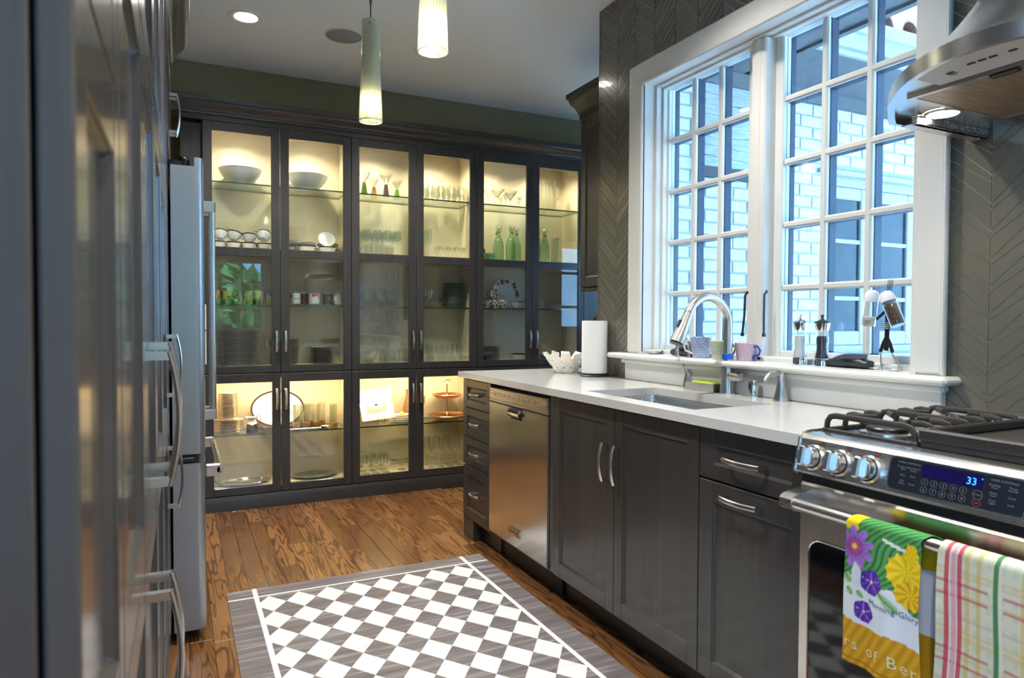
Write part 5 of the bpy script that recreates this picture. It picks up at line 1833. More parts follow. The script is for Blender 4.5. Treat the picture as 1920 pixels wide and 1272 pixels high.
for s, (ky, kz), (ay, az), (ty, tz) in ((1, (1.466, 1.100), (1.463, 1.095), (1.459, 1.054)), (-1, (1.424, 1.100), (1.424, 1.095), (1.394, 1.054))):
    g = G(); flatbar(g, [fy_(1.445, 1.150), fy_((1.445 + ky) / 2, 1.13), fy_(ky, kz)], .0065); build('thigh', g, MT['dark_metal'], t)
    g = G(); g.tube([fy_(ky, kz), fy_(ay, az, -.001), fy_(ty, tz, -.004), fy_(ty + .004, 1.048, -.012)], [.0028, .0025, .0026, .003], 8); build('shin', g, MT['nickel'], t)
    g = G()
    cx_, cy_ = FX - .022, ty + .014
    rings = []
    for q in range(7):
        u = q / 6
        rings.append([(cx_ + .011 * math.sin(PI * (.08 + .84 * u)) * math.cos(a), cy_ + .026 * (u - .5) * 2 * .9, ZS + .0048 + .0032 * math.sin(a) + .001 * u) for a in [2 * PI * k / 12 for k in range(12)]])
    g.loft(rings); build('spoon_foot', g, MT['nickel'], t)
for s, hy_, hz in ((1, 1.481, 1.196), (-1, 1.420, 1.190)):
    g = G(); flatbar(g, [fy_(1.444, 1.235, -.003), fy_((1.444 + hy_) / 2, 1.215, -.010), fy_(hy_, hz, -.020)], .005); build('arm', g, MT['dark_metal'], t)
    g = G()
    for k in range(4):
        zz = hz - .012 + k * .006
        g.tube([(FX - .026 + .024 * math.cos(a), hy_ + .0 + .024 * math.sin(a), zz + .004 * math.sin(a)) for a in [PI * (.75 + .55 * q / 8) - .35 for q in range(9)]], .0014, 6)
    build('fork_hand', g, MT['nickel'], t)
def shaker_jar(c, tilt, fill, lab):
    t = thing('spice_shaker', lab, 'shaker', c)
    M = Matrix.Translation(c) @ Matrix.Rotation(tilt, 4, 'X')
    build('glass_body', G().lathe([(0, -.050), (.020, -.050), (.0215, -.046), (.0215, .028), (.0200, .032)], 22).xf(M), MT['glassware'], t)
    build('filling', G().lathe([(0, -.047), (.0182, -.047), (.0190, -.044), (.0190, .018 if fill is MT['pepper'] else -.020), (0, .018 if fill is MT['pepper'] else -.020)], 20).xf(M), fill, t)
    build('cap', G().lathe([(.0222, .030), (.0226, .036), (.0215, .050), (.0160, .062), (.006, .0665), (0, .067)], 22).xf(M), mk('clear_white_cap', (.80, .84, .88), .12, 0, .6), t)
shaker_jar((FX - .030, 1.4835, 1.2330), .13, MT['salt'], 'glass salt shaker held in the fork figure far hand')
shaker_jar((FX - .030, 1.4060, 1.2320), -.42, MT['pepper'], 'glass pepper shaker tilted in the fork figure near hand')

# ================================================================== CEILING FITTINGS
for (cx, cy), lab in zip(CAN_OR_FILL_SPOTS[:2], ('recessed ceiling downlight nearest the refrigerator', 'recessed ceiling downlight behind the pendant lamps')):
    t = thing('recessed_light', lab, 'light', (cx, cy, CEIL))
    build('trim_ring', G().lathe([(.088, 0), (.090, -.002), (.086, -.005), (.062, -.004), (.058, -.002)], 40, (cx, cy, CEIL - .0002)), MT['white'], t)
    build('lens', G().lathe([(.060, -.0022), (.056, -.0035), (0, -.0042)], 36, (cx, cy, CEIL)), MT['can_lens'], t)
t = thing('ceiling_speaker', 'round grey in-ceiling speaker grille', 'speaker', (.847, 3.932, CEIL))
build('grille', G().lathe([(.098, -.0002), (.099, -.003), (.095, -.005), (0, -.0055)], 48, (.847, 3.932, CEIL)), MT['speaker'], t)
build('ring', G().lathe([(.104, 0), (.105, -.003), (.100, -.0045), (.099, -.001)], 48, (.847, 3.932, CEIL - .0002)), MT['white'], t)
def pendant(loc, zb, lab, power):
    t = thing('pendant_lamp', lab, 'lamp', loc, 'ribbed glass pendant lamps', local=True)
    H = .437
    z0 = zb - loc[2]
    prof = [(.0500, 0), (.0510, .001), (.0508, .004), (.0440, .20), (.0366, H - .004), (.0356, H), (.0340, H), (.0335, H - .006), (.0412, .20), (.0478, .004), (.0485, 0), (.0500, 0)]
    build('shade', G().lathe([(r, z0 + h) for r, h in prof], 44), MT['frosted'], t)
    build('rim', G().lathe([(.0484, z0 - .001), (.0512, z0 - .001), (.0516, z0 + .003), (.0480, z0 + .003), (.0484, z0 - .001)], 44), mk('frosted_rim', (.80, .82, .72), .2), t)
    build('holder', G().lathe([(0, z0 + H - .02), (.014, z0 + H - .02), (.014, z0 + H - .06), (.010, z0 + H - .07), (.010, z0 + .135), (.016, z0 + .13), (.016, z0 + .11), (0, z0 + .11)], 18), MT['nickel'], t)
    st = G()
    for k in range(3):
        a = 2 * PI * k / 3 - 1.95
        d = Vector((math.cos(a), math.sin(a), 0))
        st.tube([d * .012 + Vector((0, 0, z0 + H - .022)), d * .0375 + Vector((0, 0, z0 + H - .022))], .002, 6)
    build('spider', st, MT['brass'], t)
    sc_ = G()
    for k in range(3):
        a = 2 * PI * k / 3 - 1.95
        d = Vector((math.cos(a), math.sin(a), 0))
        c0 = d * .0366 + Vector((0, 0, z0 + H - .022))
        sc_.tube([c0, c0 + d * .0035], [.0052, .0042], 12)
    build('screw', sc_, MT['brass'], t, kind=None)
    build('bulb', G().lathe([(0, z0 + .035), (.012, z0 + .037), (.019, z0 + .048), (.020, z0 + .065), (.016, z0 + .085), (.012, z0 + .11), (0, z0 + .11)], 20), MT['bulb'], t)
    build('cord', G().tube([(0, 0, z0 + H - .02), (0, 0, -.012)], .0028, 8), MT['black_matte'], t)
    build('ferrule', G().lathe([(.0055, z0 + H + .075), (.007, z0 + H + .085), (.007, z0 + H + .105), (.004, z0 + H + .11)], 12), MT['brass'], t)
    build('canopy', G().lathe([(0, -.022), (.012, -.021), (.055, -.012), (.062, -.002), (.062, 0)], 32), MT['nickel'], t)
    point('pendant_bulb_lamp', (loc[0], loc[1], zb + .06), power, (1.0, .84, .58), .02)
    return t
pendant((.762, 3.0, CEIL), 2.068, 'ribbed glass pendant lamp hanging in front of the glass cabinets', 30)
pendant((.762, 2.18, CEIL), 2.085, 'nearer ribbed glass pendant lamp cut off by the picture top', 30)

# ================================================================== RUG
rug = G()
rw, rl = 1.198, 2.25
rug.box(0, -rl, .0005, rw, 0, .0038, .001)
o = build('floor_mat', rug, MT['rug'], None, smooth=0)
o.location = (.1745, 3.20, 0)
tag(o, 'grey and white harlequin vinyl floor mat with striped border', 'rug')


# ================================================================== INSIDE THE GLASS CABINETS
ZU, ZM, ZL = 2.0602, 1.6422, 1.2922       # tops: upper glass shelf, fixed shelf, lower glass shelf
ZF = .8950                                 # floor of the upper cabinets
ZK, ZB0 = .4662, .1267                     # lower cabinets: glass shelf, floor


def china_plate(r, h=.016, band=.10, mats=None, foot=.55):
    """plate prototype: glaze and a dark rim band with a fine gold edge"""
    prof = [(0, .002), (r * foot * .96, .002), (r * foot, 0), (r * (foot + .03), .002), (r * .80, h * .62), (r * (1 - band * .6), h * .86)]
    rim = [(r * (1 - band * .6), h * .86), (r * .995, h - .002), (r, h - .0008)]
    lip = [(r, h - .0008), (r * .995, h), (r * (1 - band), h * .88)]
    top = [(r * (1 - band), h * .88), (r * .74, h * .5), (r * .66, h * .36), (0, h * .34)]
    g = G()
    g.lathe(prof, 40, mi=0); g.lathe(rim, 40, mi=1); g.lathe(lip, 40, mi=1); g.lathe(top, 40, mi=0)
    return g


def stack(name, n, r, dz, loc, lab, group, mats, band=.07, h=.017, jitter=.0015, cat='plate', seed=1, foot=.55):
    rr = random.Random(seed)
    p = build(name, china_plate(r, h, band, foot=foot), mats, None, smooth=40)
    tag(p, lab, cat, group)
    p.location = loc
    for k in range(1, n):
        dup(p, (loc[0] + rr.uniform(-jitter, jitter), loc[1] + rr.uniform(-jitter, jitter), loc[2] + k * dz), rr.random() * 6)


PM = [MT['china'], MT['band']]
PG = [MT['china'], MT['gold']]
# -- first cabinet, dinner plates and smaller plates on the floor of the upper part
stack('dinner_plate', 24, .127, .0100, (.340, 4.775, ZF), 'dark banded dinner plate in the tall stack behind the first glass door', 'dinner plates in the tall stack', PM, .05, .018, .002, seed=2)
stack('salad_plate', 20, .098, .0082, (.628, 4.785, ZF), 'dark banded salad plate in the stack behind the door handles', 'salad plates behind the handles', PM, .06, .015, .002, seed=3)
stack('bread_plate', 15, .077, .0076, (.868, 4.775, ZF), 'small dark banded plate in the short stack at the second door', 'small plates at the second door', PM, .08, .013, .0015, seed=4)
# -- lower cabinet shelf: stacks, jug, oval platter, gold-based glasses on a tray
stack('luncheon_plate', 8, .093, .0105, (.282, 4.765, ZK), 'gold rimmed luncheon plate under the stack of saucers', 'luncheon plates on the lower shelf', PG, .03, .015, .0015, seed=5)
stack('saucer', 17, .061, .0097, (.277, 4.765, ZK + .0912), 'gold rimmed saucer stacked on the luncheon plates', 'saucers stacked on the luncheon plates', PG, .04, .012, .0015, seed=6, cat='saucer')

def oval_platter(lab, loc, a, b, lean, mats, name='oval_platter', flat=False):
    g = G()
    def el(sx, h): return [(a * sx * math.cos(2 * PI * k / 56), b * (1 - (1 - sx) * a / b if not flat else sx) * math.sin(2 * PI * k / 56), h) for k in range(56)]
    g.loft([el(.62, 0), el(.80, .008), el(.97, .018)], cap=False, mi=0)
    g.add(el(.62, 0), [tuple(range(56))[::-1]], 0)
    g.loft([el(.97, .018), el(1.0, .020), el(1.0, .0215), el(.93, .0195)], cap=False, mi=1)
    g.loft([el(.93, .0195), el(.80, .012), el(.66, .0045)], cap=False, mi=0)
    g.add(el(.66, .0045), [tuple(range(56))], 0)
    if lean:
        g.xf(Matrix.Translation((0, 0, b * math.sin(lean))) @ Matrix.Rotation(lean, 4, 'X'))
    o = build(name, g, mats, None, smooth=40)
    o.location = loc
    tag(o, lab, 'platter')
    return o
oval_platter('white oval platter with dark rim leaning on the lower shelf', (.590, 4.842, ZK + .010), .172, .123, math.radians(78), PM)
oval_platter('dark oval serving tray lying under the leaning platter', (.600, 4.790, ZK), .118, .072, 0, [MT['china'], MT['band']], 'oval_dish', True)

t = thing('cream_jug', 'small jug with a black body and thin looped handle', 'jug', (.418, 4.715, ZK))
c = (.418, 4.715, ZK)
build('body', G().lathe([(0, 0), (.034, 0), (.035, .004), (.034, .052), (.030, .056)], 28, c), MT['black_gloss'], t)
build('neck', G().lathe([(.030, .056), (.027, .066), (.024, .080), (.030, .098), (.031, .099), (.028, .098), (.022, .080), (.025, .066)], 28, c), MT['china_blue'], t)
build('spout', G().tube([(c[0] - .024, c[1], ZK + .090), (c[0] - .036, c[1], ZK + .100), (c[0] - .041, c[1], ZK + .104)], [.012, .008, .003], 10), MT['china_blue'], t)
build('handle', G().tube([(c[0] + .026, c[1], ZK + .078), (c[0] + .034, c[1], ZK + .108), (c[0] + .046, c[1], ZK + .114), (c[0] + .054, c[1], ZK + .098), (c[0] + .048, c[1], ZK + .066), (c[0] + .034, c[1], ZK + .046)], .0026, 8), MT['gold'], t)

t = thing('serving_tray', 'dark flat tray carrying the gold based tumblers', 'tray', (.80, 4.77, ZK))
build('tray', G().box(.640, 4.690, ZK + .0005, .905, 4.850, ZK + .010, .004), MT['black_gloss'], t)
def tumbler_gold():
    t = thing('tumbler', 'tall clear tumbler with a gold flecked base on the dark tray', 'glass', (0, 0, 0), 'gold based tumblers on the dark tray', local=True)
    build('glass', G().lathe([(.0265, .026), (.0275, .150), (.0262, .150), (.0252, .028)], 24), MT['glassware'], t)
    build('base', G().lathe([(0, 0), (.026, 0), (.0268, .002), (.0268, .030), (0, .030)], 24), MT['amber_base'], t)
    return t
tg = tumbler_gold(); tg.location = (.700, 4.735, ZK + .0102)
for p in ((.762, 4.740), (.832, 4.760), (.876, 4.822), (.720, 4.815), (.790, 4.818)):
    dup(tg, (p[0], p[1], ZK + .0102))
for p in ((.945, 4.745), (.960, 4.82)):
    dup(tg, (p[0], p[1], ZK), 0, 'tall clear tumbler with a gold flecked base beside the dark tray', 'gold based tumblers beside the dark tray')
t = thing('leaf_dish', 'pale ruffled leaf dish in front of the tumblers', 'dish', (.870, 4.690, ZK))
g = G(); n = 24
g.loft([[(.874 + (.010 + .018 * q) * (1 + .18 * math.cos(6 * 2 * PI * k / n) * q) * math.cos(2 * PI * k / n), 4.676 + (.010 + .014 * q) * math.sin(2 * PI * k / n), ZK + .011 + .010 * q * q) for k in range(n)] for q in (0, .5, 1.0)], cap=False)
g.add([(.874 + .01 * math.cos(2 * PI * k / n), 4.676 + .01 * math.sin(2 * PI * k / n), ZK + .0108) for k in range(n)], [tuple(range(n))[::-1]])
build('dish', g, MT['china'], t)
# lowest floor: silver tray with scroll handles, oval platter
t = thing('silver_tray', 'oval silver tray with scrolled end handles on the cabinet floor', 'tray', (.37, 4.77, ZB0))
g = G()
el = lambda a, b, h: [(.365 + a * math.cos(2 * PI * k / 48), 4.77 + b * math.sin(2 * PI * k / 48), ZB0 + h) for k in range(48)]
g.loft([el(.150, .085, .001), el(.160, .092, .010), el(.166, .096, .014), el(.164, .094, .016), el(.150, .084, .005)], cap=False)
g.add(el(.150, .084, .005), [tuple(range(48))]); g.add(el(.150, .085, .001), [tuple(range(48))[::-1]])
build('tray', g, MT['chrome'], t)
for s in (-1, 1):
    hx_ = .365 + s * .160
    g = G()
    g.tube([(hx_, 4.735, ZB0 + .016), (hx_ + s * .020, 4.730, ZB0 + .034), (hx_ + s * .040, 4.752, ZB0 + .044), (hx_ + s * .044, 4.775, ZB0 + .042), (hx_ + s * .036, 4.800, ZB0 + .036), (hx_ + s * .012, 4.806, ZB0 + .020)], .0035, 8)
    for q in range(3):
        g.tube([(hx_ - s * .006 + .011 * math.cos(a), 4.712 + q * .05, ZB0 + .026 + .011 * math.sin(a)) for a in [2 * PI * k / 14 for k in range(14)]], .003, 6, closed=True)
    build('scroll_handle', g, MT['chrome'], t)
oval_platter('patterned grey glass platter lying on the floor of the second door', (.820, 4.775, ZB0), .150, .100, 0, [noisy('mottled_grey_glass', (.16, .19, .18), (.34, .37, .35), ns=60, rough=.15), MT['sage_plate']], 'glass_platter', True)
# -- fixed shelf, first two doors: banded cups and soup bowls
def cup_proto(name, lab, r, h, two=False, grp=None):
    t = thing(name, lab, 'cup', (0, 0, 0), grp, local=True)
    build('bowl', G().lathe([(0, .001), (r * .48, 0), (r * .52, .004), (r * .86, h * .45), (r * .98, h * .86), (r * .965, h * .86), (r * .84, h * .46), (r * .46, .007), (0, .006)], 30), MT['china_blue'], t)
    build('rim_band', G().lathe([(r * .98, h * .84), (r, h), (r * .975, h), (r * .955, h * .84)], 30), MT['band'], t)
    for s in ((-1, 1) if two else (-1,)):
        build('handle', G().tube([(s * r * .94, 0, h * .78), (s * (r + .010), 0, h * .92), (s * (r + .020), 0, h * .66), (s * (r + .014), 0, h * .36), (s * r * .80, 0, h * .30)], .0032, 8), MT['gold'], t)
    return t
c0 = cup_proto('tea_cup', 'white dark rimmed tea cup standing on the shelf behind the first door', .046, .052, False, 'tea cups standing in the bottom row')
xs = (.222, .315, .405, .500)
c0.location = (xs[0], 4.735, ZM)
for x_ in xs[1:]: dup(c0, (x_, 4.735, ZM), .25)
for k, x_ in enumerate(xs):
    dup(c0, (x_, 4.83, ZM), .6, 'white dark rimmed tea cup in the back row behind the first door', 'tea cups in the back row')
for k, (x_, tilt, az) in enumerate(((.235, .55, .2), (.312, .42, -.4), (.408, .25, .1), (.492, 1.05, .05))):
    h_ = .0535 + (.0 if tilt < .3 else .046 * math.sin(tilt) * .55)
    dup(c0, (x_, 4.738, ZM + h_), 0, 'white dark rimmed tea cup tipped on top of the bottom row', 'tea cups tipped on the bottom row', rot=(-tilt * .6 - .05, tilt * .35, az))
s0 = cup_proto('soup_cup', 'two-handled dark rimmed soup cup at the second door', .058, .050, True, 'soup cups at the second door')
s0.location = (.770, 4.740, ZM)
dup(s0, (.905, 4.740, ZM)); dup(s0, (.690, 4.80, ZM)); dup(s0, (.835, 4.845, ZM))
for x_, y_, z_, rx, lab in ((.770, 4.745, .0535, -.18, 'round white saucer lying on the left soup cup'), (.905, 4.765, .062, 1.12, 'round white saucer standing tilted on the right soup cup'), (.700, 4.80, .058, -.35, 'round white saucer slanting on the soup cup behind')):
    p = build('saucer', china_plate(.060, .010, .04), PG, None, smooth=40)
    p.location = (x_, y_, ZM + z_ + (.040 if rx > 1 else 0)); p.rotation_euler = (rx, 0, 0)
    tag(p, lab, 'saucer')
stack('soup_saucer', 8, .075, .0095, (.930, 4.845, ZM), 'gold rimmed soup saucer in the stack behind the soup cups', 'soup saucers behind the cups', PG, .05, .013, .004, seed=8, cat='saucer')
# -- upper shelf: two large bowls
def big_bowl(lab, x_, y_, r, h):
    t = thing('serving_bowl', lab, 'bowl', (x_, y_, ZU), local=True)
    build('bowl', G().lathe([(0, .004), (r * .40, .003), (r * .46, 0), (r * .50, .0), (r * .47, .016), (r * .72, h * .40), (r * .92, h * .74), (r * .99, h * .97), (r * .965, h * .97), (r * .89, h * .74), (r * .68, h * .42), (r * .40, h * .18), (0, h * .15)], 48), MT['china_blue'], t)
    build('gold_rim', G().lathe([(r * .985, h * .965), (r, h), (r * .97, h), (r * .96, h * .965)], 48), MT['gold'], t)
big_bowl('large white serving bowl with a gold rim behind the first door', .362, 4.79, .132, .108)
big_bowl('large white serving bowl with a gold rim behind the second door', .785, 4.79, .132, .108)
# -- lower glass shelf: painted tumblers and mugs
tul = mk('painted_garden_tumbler', (.3, .4, .2), .25)
def painted():
    nt, nd, lk, b = nodes(tul)
    tc = nt.nodes.new('ShaderNodeTexCoord'); sp = nt.nodes.new('ShaderNodeSeparateXYZ')
    lk.new(tc.outputs['Object'], sp.inputs[0])
    v = coords(nt, (260, 260, 14), True)
    f = noise(nt, v, 1, 2)
    stems = ramp(nt, f, [(.35, (.06, .13, .03)), (.55, (.26, .34, .12)), (.7, (.40, .42, .22))])
    oi = nt.nodes.new('ShaderNodeObjectInfo')
    head = ramp(nt, oi.outputs['Random'], [(0, (.50, .10, .04)), (.35, (.62, .20, .10)), (.5, (.55, .16, .22)), (.75, (.06, .07, .22)), (1, (.52, .44, .08))])
    m = math_n(nt, 'GREATER_THAN', sp.outputs[2], .055)
    v2 = coords(nt, (70, 70, 60), True)
    m2 = math_n(nt, 'MULTIPLY', m, math_n(nt, 'GREATER_THAN', noise(nt, v2, 1, 1), .46))
    lk.new(mixc(nt, m2, stems, head), b.inputs['Base Color'])
painted()
p0 = build('painted_tumbler', G().lathe([(0, 0), (.026, 0), (.0275, .003), (.031, .088), (.0295, .088), (.026, .006), (0, .005)], 24), tul, None, smooth=40)
tag(p0, 'tumbler painted with garden flowers on the glass shelf at the first door', 'glass', 'flower painted tumblers')
p0.location = (.205, 4.70, ZL)
k = 0
for row_y, x_s in ((4.70, [.270, .335, .400, .465, .530]), (4.785, [.215, .280, .345, .410, .475, .540])):
    for x_ in x_s: dup(p0, (x_, row_y, ZL), k * .7); k += 1

def print_mug(x_, y_, lab, band, marks):
    t = thing('glass_mug', lab, 'mug', (x_, y_, ZL), local=True)
    build('glass', G().lathe([(0, 0), (.032, 0), (.034, .003), (.034, .098), (.0325, .098), (.0325, .004), (0, .004)], 28), MT['glassware'], t)
    build('sleeve', G().lathe([(.0345, .012), (.0345, .080), (.0338, .080), (.0338, .012), (.0345, .012)], 28), band, t)
    for (a, z_, r_, m_) in marks:
        g = G().lathe([(r_, 0), (r_, .0008), (0, .001)], 12)
        g.xf(Matrix.Rotation(a - PI / 2, 4, 'Z') @ Matrix.Translation((0, -.0347, z_)) @ Matrix.Rotation(PI / 2, 4, 'X'))
        build('print_mark', g, m_, t, smooth=0)
    return t
frost_s = mk('frosted_sleeve', (.50, .56, .54), .3); red = mk('cherry_red', (.45, .02, .03), .3); teal = mk('teal_print', (.05, .30, .28), .4)
t1 = print_mug(.690, 4.72, 'glass mug with red disc print at the second door', frost_s, [(PI / 2 - .9, .060, .010, red)])
tx = text_geo('NYC', .020, 0, 'CENTER'); tx.xf(Matrix(((1, 0, 0, .008), (0, 0, -1, -.0352), (0, 1, 0, .038), (0, 0, 0, 1)))); build('mug_lettering', tx, MT['ink'], t1, smooth=0)
t2 = print_mug(.815, 4.72, 'glass mug with cherries print at the second door', frost_s, [(PI / 2 - .3, .068, .011, red), (PI / 2 + .2, .074, .010, red), (PI / 2 + .6, .070, .008, teal), (PI / 2 + .8, .055, .006, red)])
t3 = print_mug(.905, 4.735, 'black sleeved glass mug at the second door', MT['black_gloss'], [(PI / 2, .045, .006, red), (PI / 2 + .25, .045, .005, red), (PI / 2 + .1, .060, .004, MT['gold'])])
print_mug(.755, 4.80, 'dark red sleeved glass mug behind the cherry mug', mk('dark_red_sleeve', (.16, .02, .02), .3), [])
print_mug(.970, 4.77, 'clear footed mug with a white emblem at the second door edge', frost_s, [(PI / 2 - .4, .05, .015, MT['china'])])

# -- glassware prototypes
def glass_obj(name, prof, lab, group, mat='glassware', n=20, cat='glass'):
    o = build(name, G().lathe(prof, n), MT[mat], None, smooth=50)
    tag(o, lab, cat, group)
    return o
def scatter(o, pts, z_):
    o.location = (pts[0][0], pts[0][1], z_)
    for p in pts[1:]: dup(o, (p[0], p[1], z_), 0, p[2] if len(p) > 2 else None, p[3] if len(p) > 3 else None)
WINE = [(0, .001), (.032, .001), (.033, .002), (.008, .006), (.0038, .012), (.0035, .070), (.008, .078), (.026, .096), (.033, .122), (.031, .160), (.028, .185), (.0272, .185), (.0300, .160), (.0318, .122), (.025, .098), (0, .082)]
GOB = [(0, .001), (.030, .001), (.031, .002), (.008, .005), (.005, .010), (.005, .035), (.010, .042), (.030, .062), (.034, .095), (.031, .125), (.030, .125), (.0325, .095), (.028, .064), (0, .046)]
FLUTE = [(0, .001), (.028, .001), (.029, .002), (.007, .006), (.0035, .012), (.0035, .075), (.012, .090), (.022, .125), (.024, .170), (.022, .215), (.0212, .215), (.0228, .170), (.0208, .126), (0, .088)]
TUMB = [(0, 0), (.028, 0), (.030, .002), (.033, .095), (.032, .095), (.029, .006), (0, .006)]
HURR = [(0, .001), (.031, .001), (.032, .003), (.012, .010), (.030, .030), (.037, .050), (.026, .080), (.034, .112), (.0328, .112), (.0245, .080), (.0355, .050), (.028, .031), (0, .018)]
MART = [(0, .001), (.032, .001), (.033, .002), (.006, .006), (.0038, .012), (.0038, .058), (.010, .066), (.060, .128), (.0588, .128), (.008, .068), (0, .066)]
CORD = [(0, .001), (.022, .001), (.023, .002), (.005, .006), (.0035, .012), (.0035, .040), (.010, .048), (.020, .070), (.021, .092), (.0202, .092), (.0190, .070), (0, .050)]
w0 = glass_obj('wine_glass', WINE, 'clear wine glass on the shelf behind the third door', 'wine glasses behind the third door')
scatter(w0, [(1.095 + .072 * i, 4.71 + .085 * j) for j in range(3) for i in range(5)], ZM)
f0 = glass_obj('champagne_flute', FLUTE, 'clear champagne flute behind the fourth door', 'champagne flutes behind the fourth door')
scatter(f0, [(1.545 + .075 * i, 4.80 + .07 * j) for j in range(2) for i in range(2)] + [(1.62, 4.72)], ZM)
g0 = glass_obj('cordial_glass', CORD, 'small clear stemmed glass behind the fourth door', 'small stemmed glasses behind the fourth door')
scatter(g0, [(1.70 + .062 * i, 4.70 + .07 * j) for j in range(2) for i in range(4)], ZM)
b0 = glass_obj('goblet', GOB, 'clear goblet on the lower glass shelf behind the third door', 'goblets on the lower glass shelf')
scatter(b0, [(1.098 + .085 * i, 4.72 + .09 * j) for j in range(2) for i in range(4)] + [(1.545, 4.73, 'clear goblet beside the sage green plates', 'goblets beside the sage plates'), (1.60, 4.79, 'clear goblet beside the sage green plates', 'goblets beside the sage plates'), (1.62, 4.71, 'clear goblet beside the sage green plates', 'goblets beside the sage plates')], ZL)
stack('sage_plate', 18, .076, .0098, (1.835, 4.80, ZL), 'sage green plate in the leaning stack behind the fourth door', 'sage green plates', [MT['sage_plate'], MT['sage_plate']], .06, .014, .004, seed=12)
h0 = glass_obj('hurricane_glass', HURR, 'curvy clear glass on the top shelf behind the fourth door', 'curvy glasses on the top shelf')
scatter(h0, [(1.585 + .082 * i, 4.71) for i in range(5)] + [(1.62 + .082 * i, 4.81) for i in range(4)], ZU)
# conical glasses with coloured stems
def cone_glass(x_, y_, mat, h, lab):
    t = thing('cone_glass', lab, 'glass', (x_, y_, ZU), local=True)
    build('stem', G().loft([[(s_ * c_[0], s_ * c_[1], z_) for c_ in ((1, 1), (-1, 1), (-1, -1), (1, -1))] for s_, z_ in ((.020, .0005), (.0195, .004), (.0095, h))]), mat, t, smooth=0, weld=True)
    build('cup', G().lathe([(0, h), (.008, h + .001), (.050 * h / .085, h + .070 * h / .085), (.049 * h / .085, h + .070 * h / .085), (.006, h + .004), (0, h + .003)], 24), MT['glassware'], t)
cone_glass(1.150, 4.715, MT['green_glass'], .085, 'cone glass on a green square stem at the third door edge')
cone_glass(1.246, 4.820, MT['amber_glass'], .078, 'cone glass on an amber square stem')
cone_glass(1.312, 4.745, MT['smoke_glass'], .090, 'cone glass on a smoky violet square stem')
cone_glass(1.412, 4.815, MT['green_glass'], .074, 'smaller cone glass on a green square stem farther back')
# glass bowls and tumblers on the floor of the upper middle cabinet
gb = glass_obj('glass_bowl', [(0, .001), (.045, .001), (.05, .004), (.085, .05), (.095, .085), (.0935, .085), (.083, .05), (.045, .006), (0, .006)], 'ribbed clear glass bowl behind the third door', 'clear glass bowls at the third door', n=36, cat='bowl')
gb.location = (1.17, 4.77, ZF)
dup(gb, (1.17, 4.77, ZF + .022))
tb0 = glass_obj('tumbler', TUMB, 'clear tumbler on the cabinet floor behind the third door', 'clear tumblers behind the third door')
scatter(tb0, [(1.31 + .08 * i, 4.72 + .085 * j) for j in range(2) for i in range(2)], ZF)
sb0 = glass_obj('snifter', GOB, 'short stemmed clear glass on the cabinet floor at the fourth door', 'short stemmed glasses at the fourth door')
scatter(sb0, [(1.57 + .085 * i, 4.73 + .09 * j) for j in range(2) for i in range(4)], ZF)
# lower cabinet floor: stemware and a wire-handled dish
lw = glass_obj('wine_glass', GOB, 'clear stemmed glass on the bottom floor behind the third door', 'stemmed glasses on the bottom floor, third door')
scatter(lw, [(1.085 + .072 * i, 4.71 + .085 * j) for j in range(2) for i in range(4)], ZB0)
lw2 = glass_obj('champagne_flute', FLUTE, 'clear flute on the bottom floor behind the fourth door', 'flutes on the bottom floor, fourth door')
scatter(lw2, [(1.565 + .074 * i, 4.72 + .085 * j) for j in range(2) for i in range(5)], ZB0)
t = thing('glass_stand', 'small glass dish with a thin dark arched handle on the bottom floor', 'dish', (1.42, 4.74, ZB0))
build('dish', G().lathe([(0, .001), (.03, .001), (.012, .012), (.012, .05), (.055, .066), (.054, .068), (0, .056)], 24, (1.425, 4.74, ZB0)), MT['glassware'], t)
build('dark_rim', G().tube([(1.425 + .075 * math.cos(a), 4.74 + .05 * math.sin(a), ZB0 + .075 - .012 * math.cos(a) ** 2 * -1 - .012) for a in [2 * PI * k / 28 for k in range(28)]], .0022, 6, closed=True), MT['dark_metal'], t)

# square printed plate on a wire stand
t = thing('square_plate', 'square white plate printed with rows of little black pictures, on a stand', 'plate', (1.262, 4.83, ZK))
M = Matrix.Translation((1.262, 4.835, ZK + .122)) @ Matrix.Rotation(-.07, 4, 'Y') @ Matrix.Rotation(math.radians(-22), 4, 'X')
def sq(s, y): return [(-s, y, -s * .96), (s, y, -s * .96), (s, y, s * .96), (-s, y, s * .96)]
g = G().loft([sq(.085, .0), sq(.118, -.016), sq(.118, -.020), sq(.082, -.004)], cap=False)
g.add(sq(.082, -.004), [(0, 1, 2, 3)]); g.add(sq(.085, 0), [(3, 2, 1, 0)])
build('plate', g.xf(M), MT['china'], t, smooth=0, weld=True)
pr_ = random.Random(4)
cells = G(); frames = G()
for j in range(4):
    for i in range(9):
        if j >= 2 and 2 <= i <= 6 - (1 if j == 3 else 0): continue
        if j == 3 and i in (0, 1): continue
        x0, z0 = -.070 + i * .0158, -.058 + j * .0185
        for a_, b_, c_, d_ in ((x0, z0, x0 + .0142, z0 + .0012), (x0, z0 + .0158, x0 + .0142, z0 + .017), (x0, z0, x0 + .001, z0 + .017), (x0 + .0132, z0, x0 + .0142, z0 + .017)):
            frames.box(a_, -.0050, b_, c_, -.0042, d_)
        n = 7; cx_, cz_ = x0 + .0071, z0 + .0080
        cells.prism([(cx_ + .0040 * pr_.uniform(.5, 1.1) * math.cos(2 * PI * q / n), cz_ + .0048 * pr_.uniform(.5, 1.1) * math.sin(2 * PI * q / n)) for q in range(n)], 'y', -.0052, -.0042)
build('picture_grid', frames.xf(M), MT['ink'], t, smooth=0, kind='stuff')
build('printed_pictures', cells.xf(M), MT['ink'], t, smooth=0, kind='stuff')
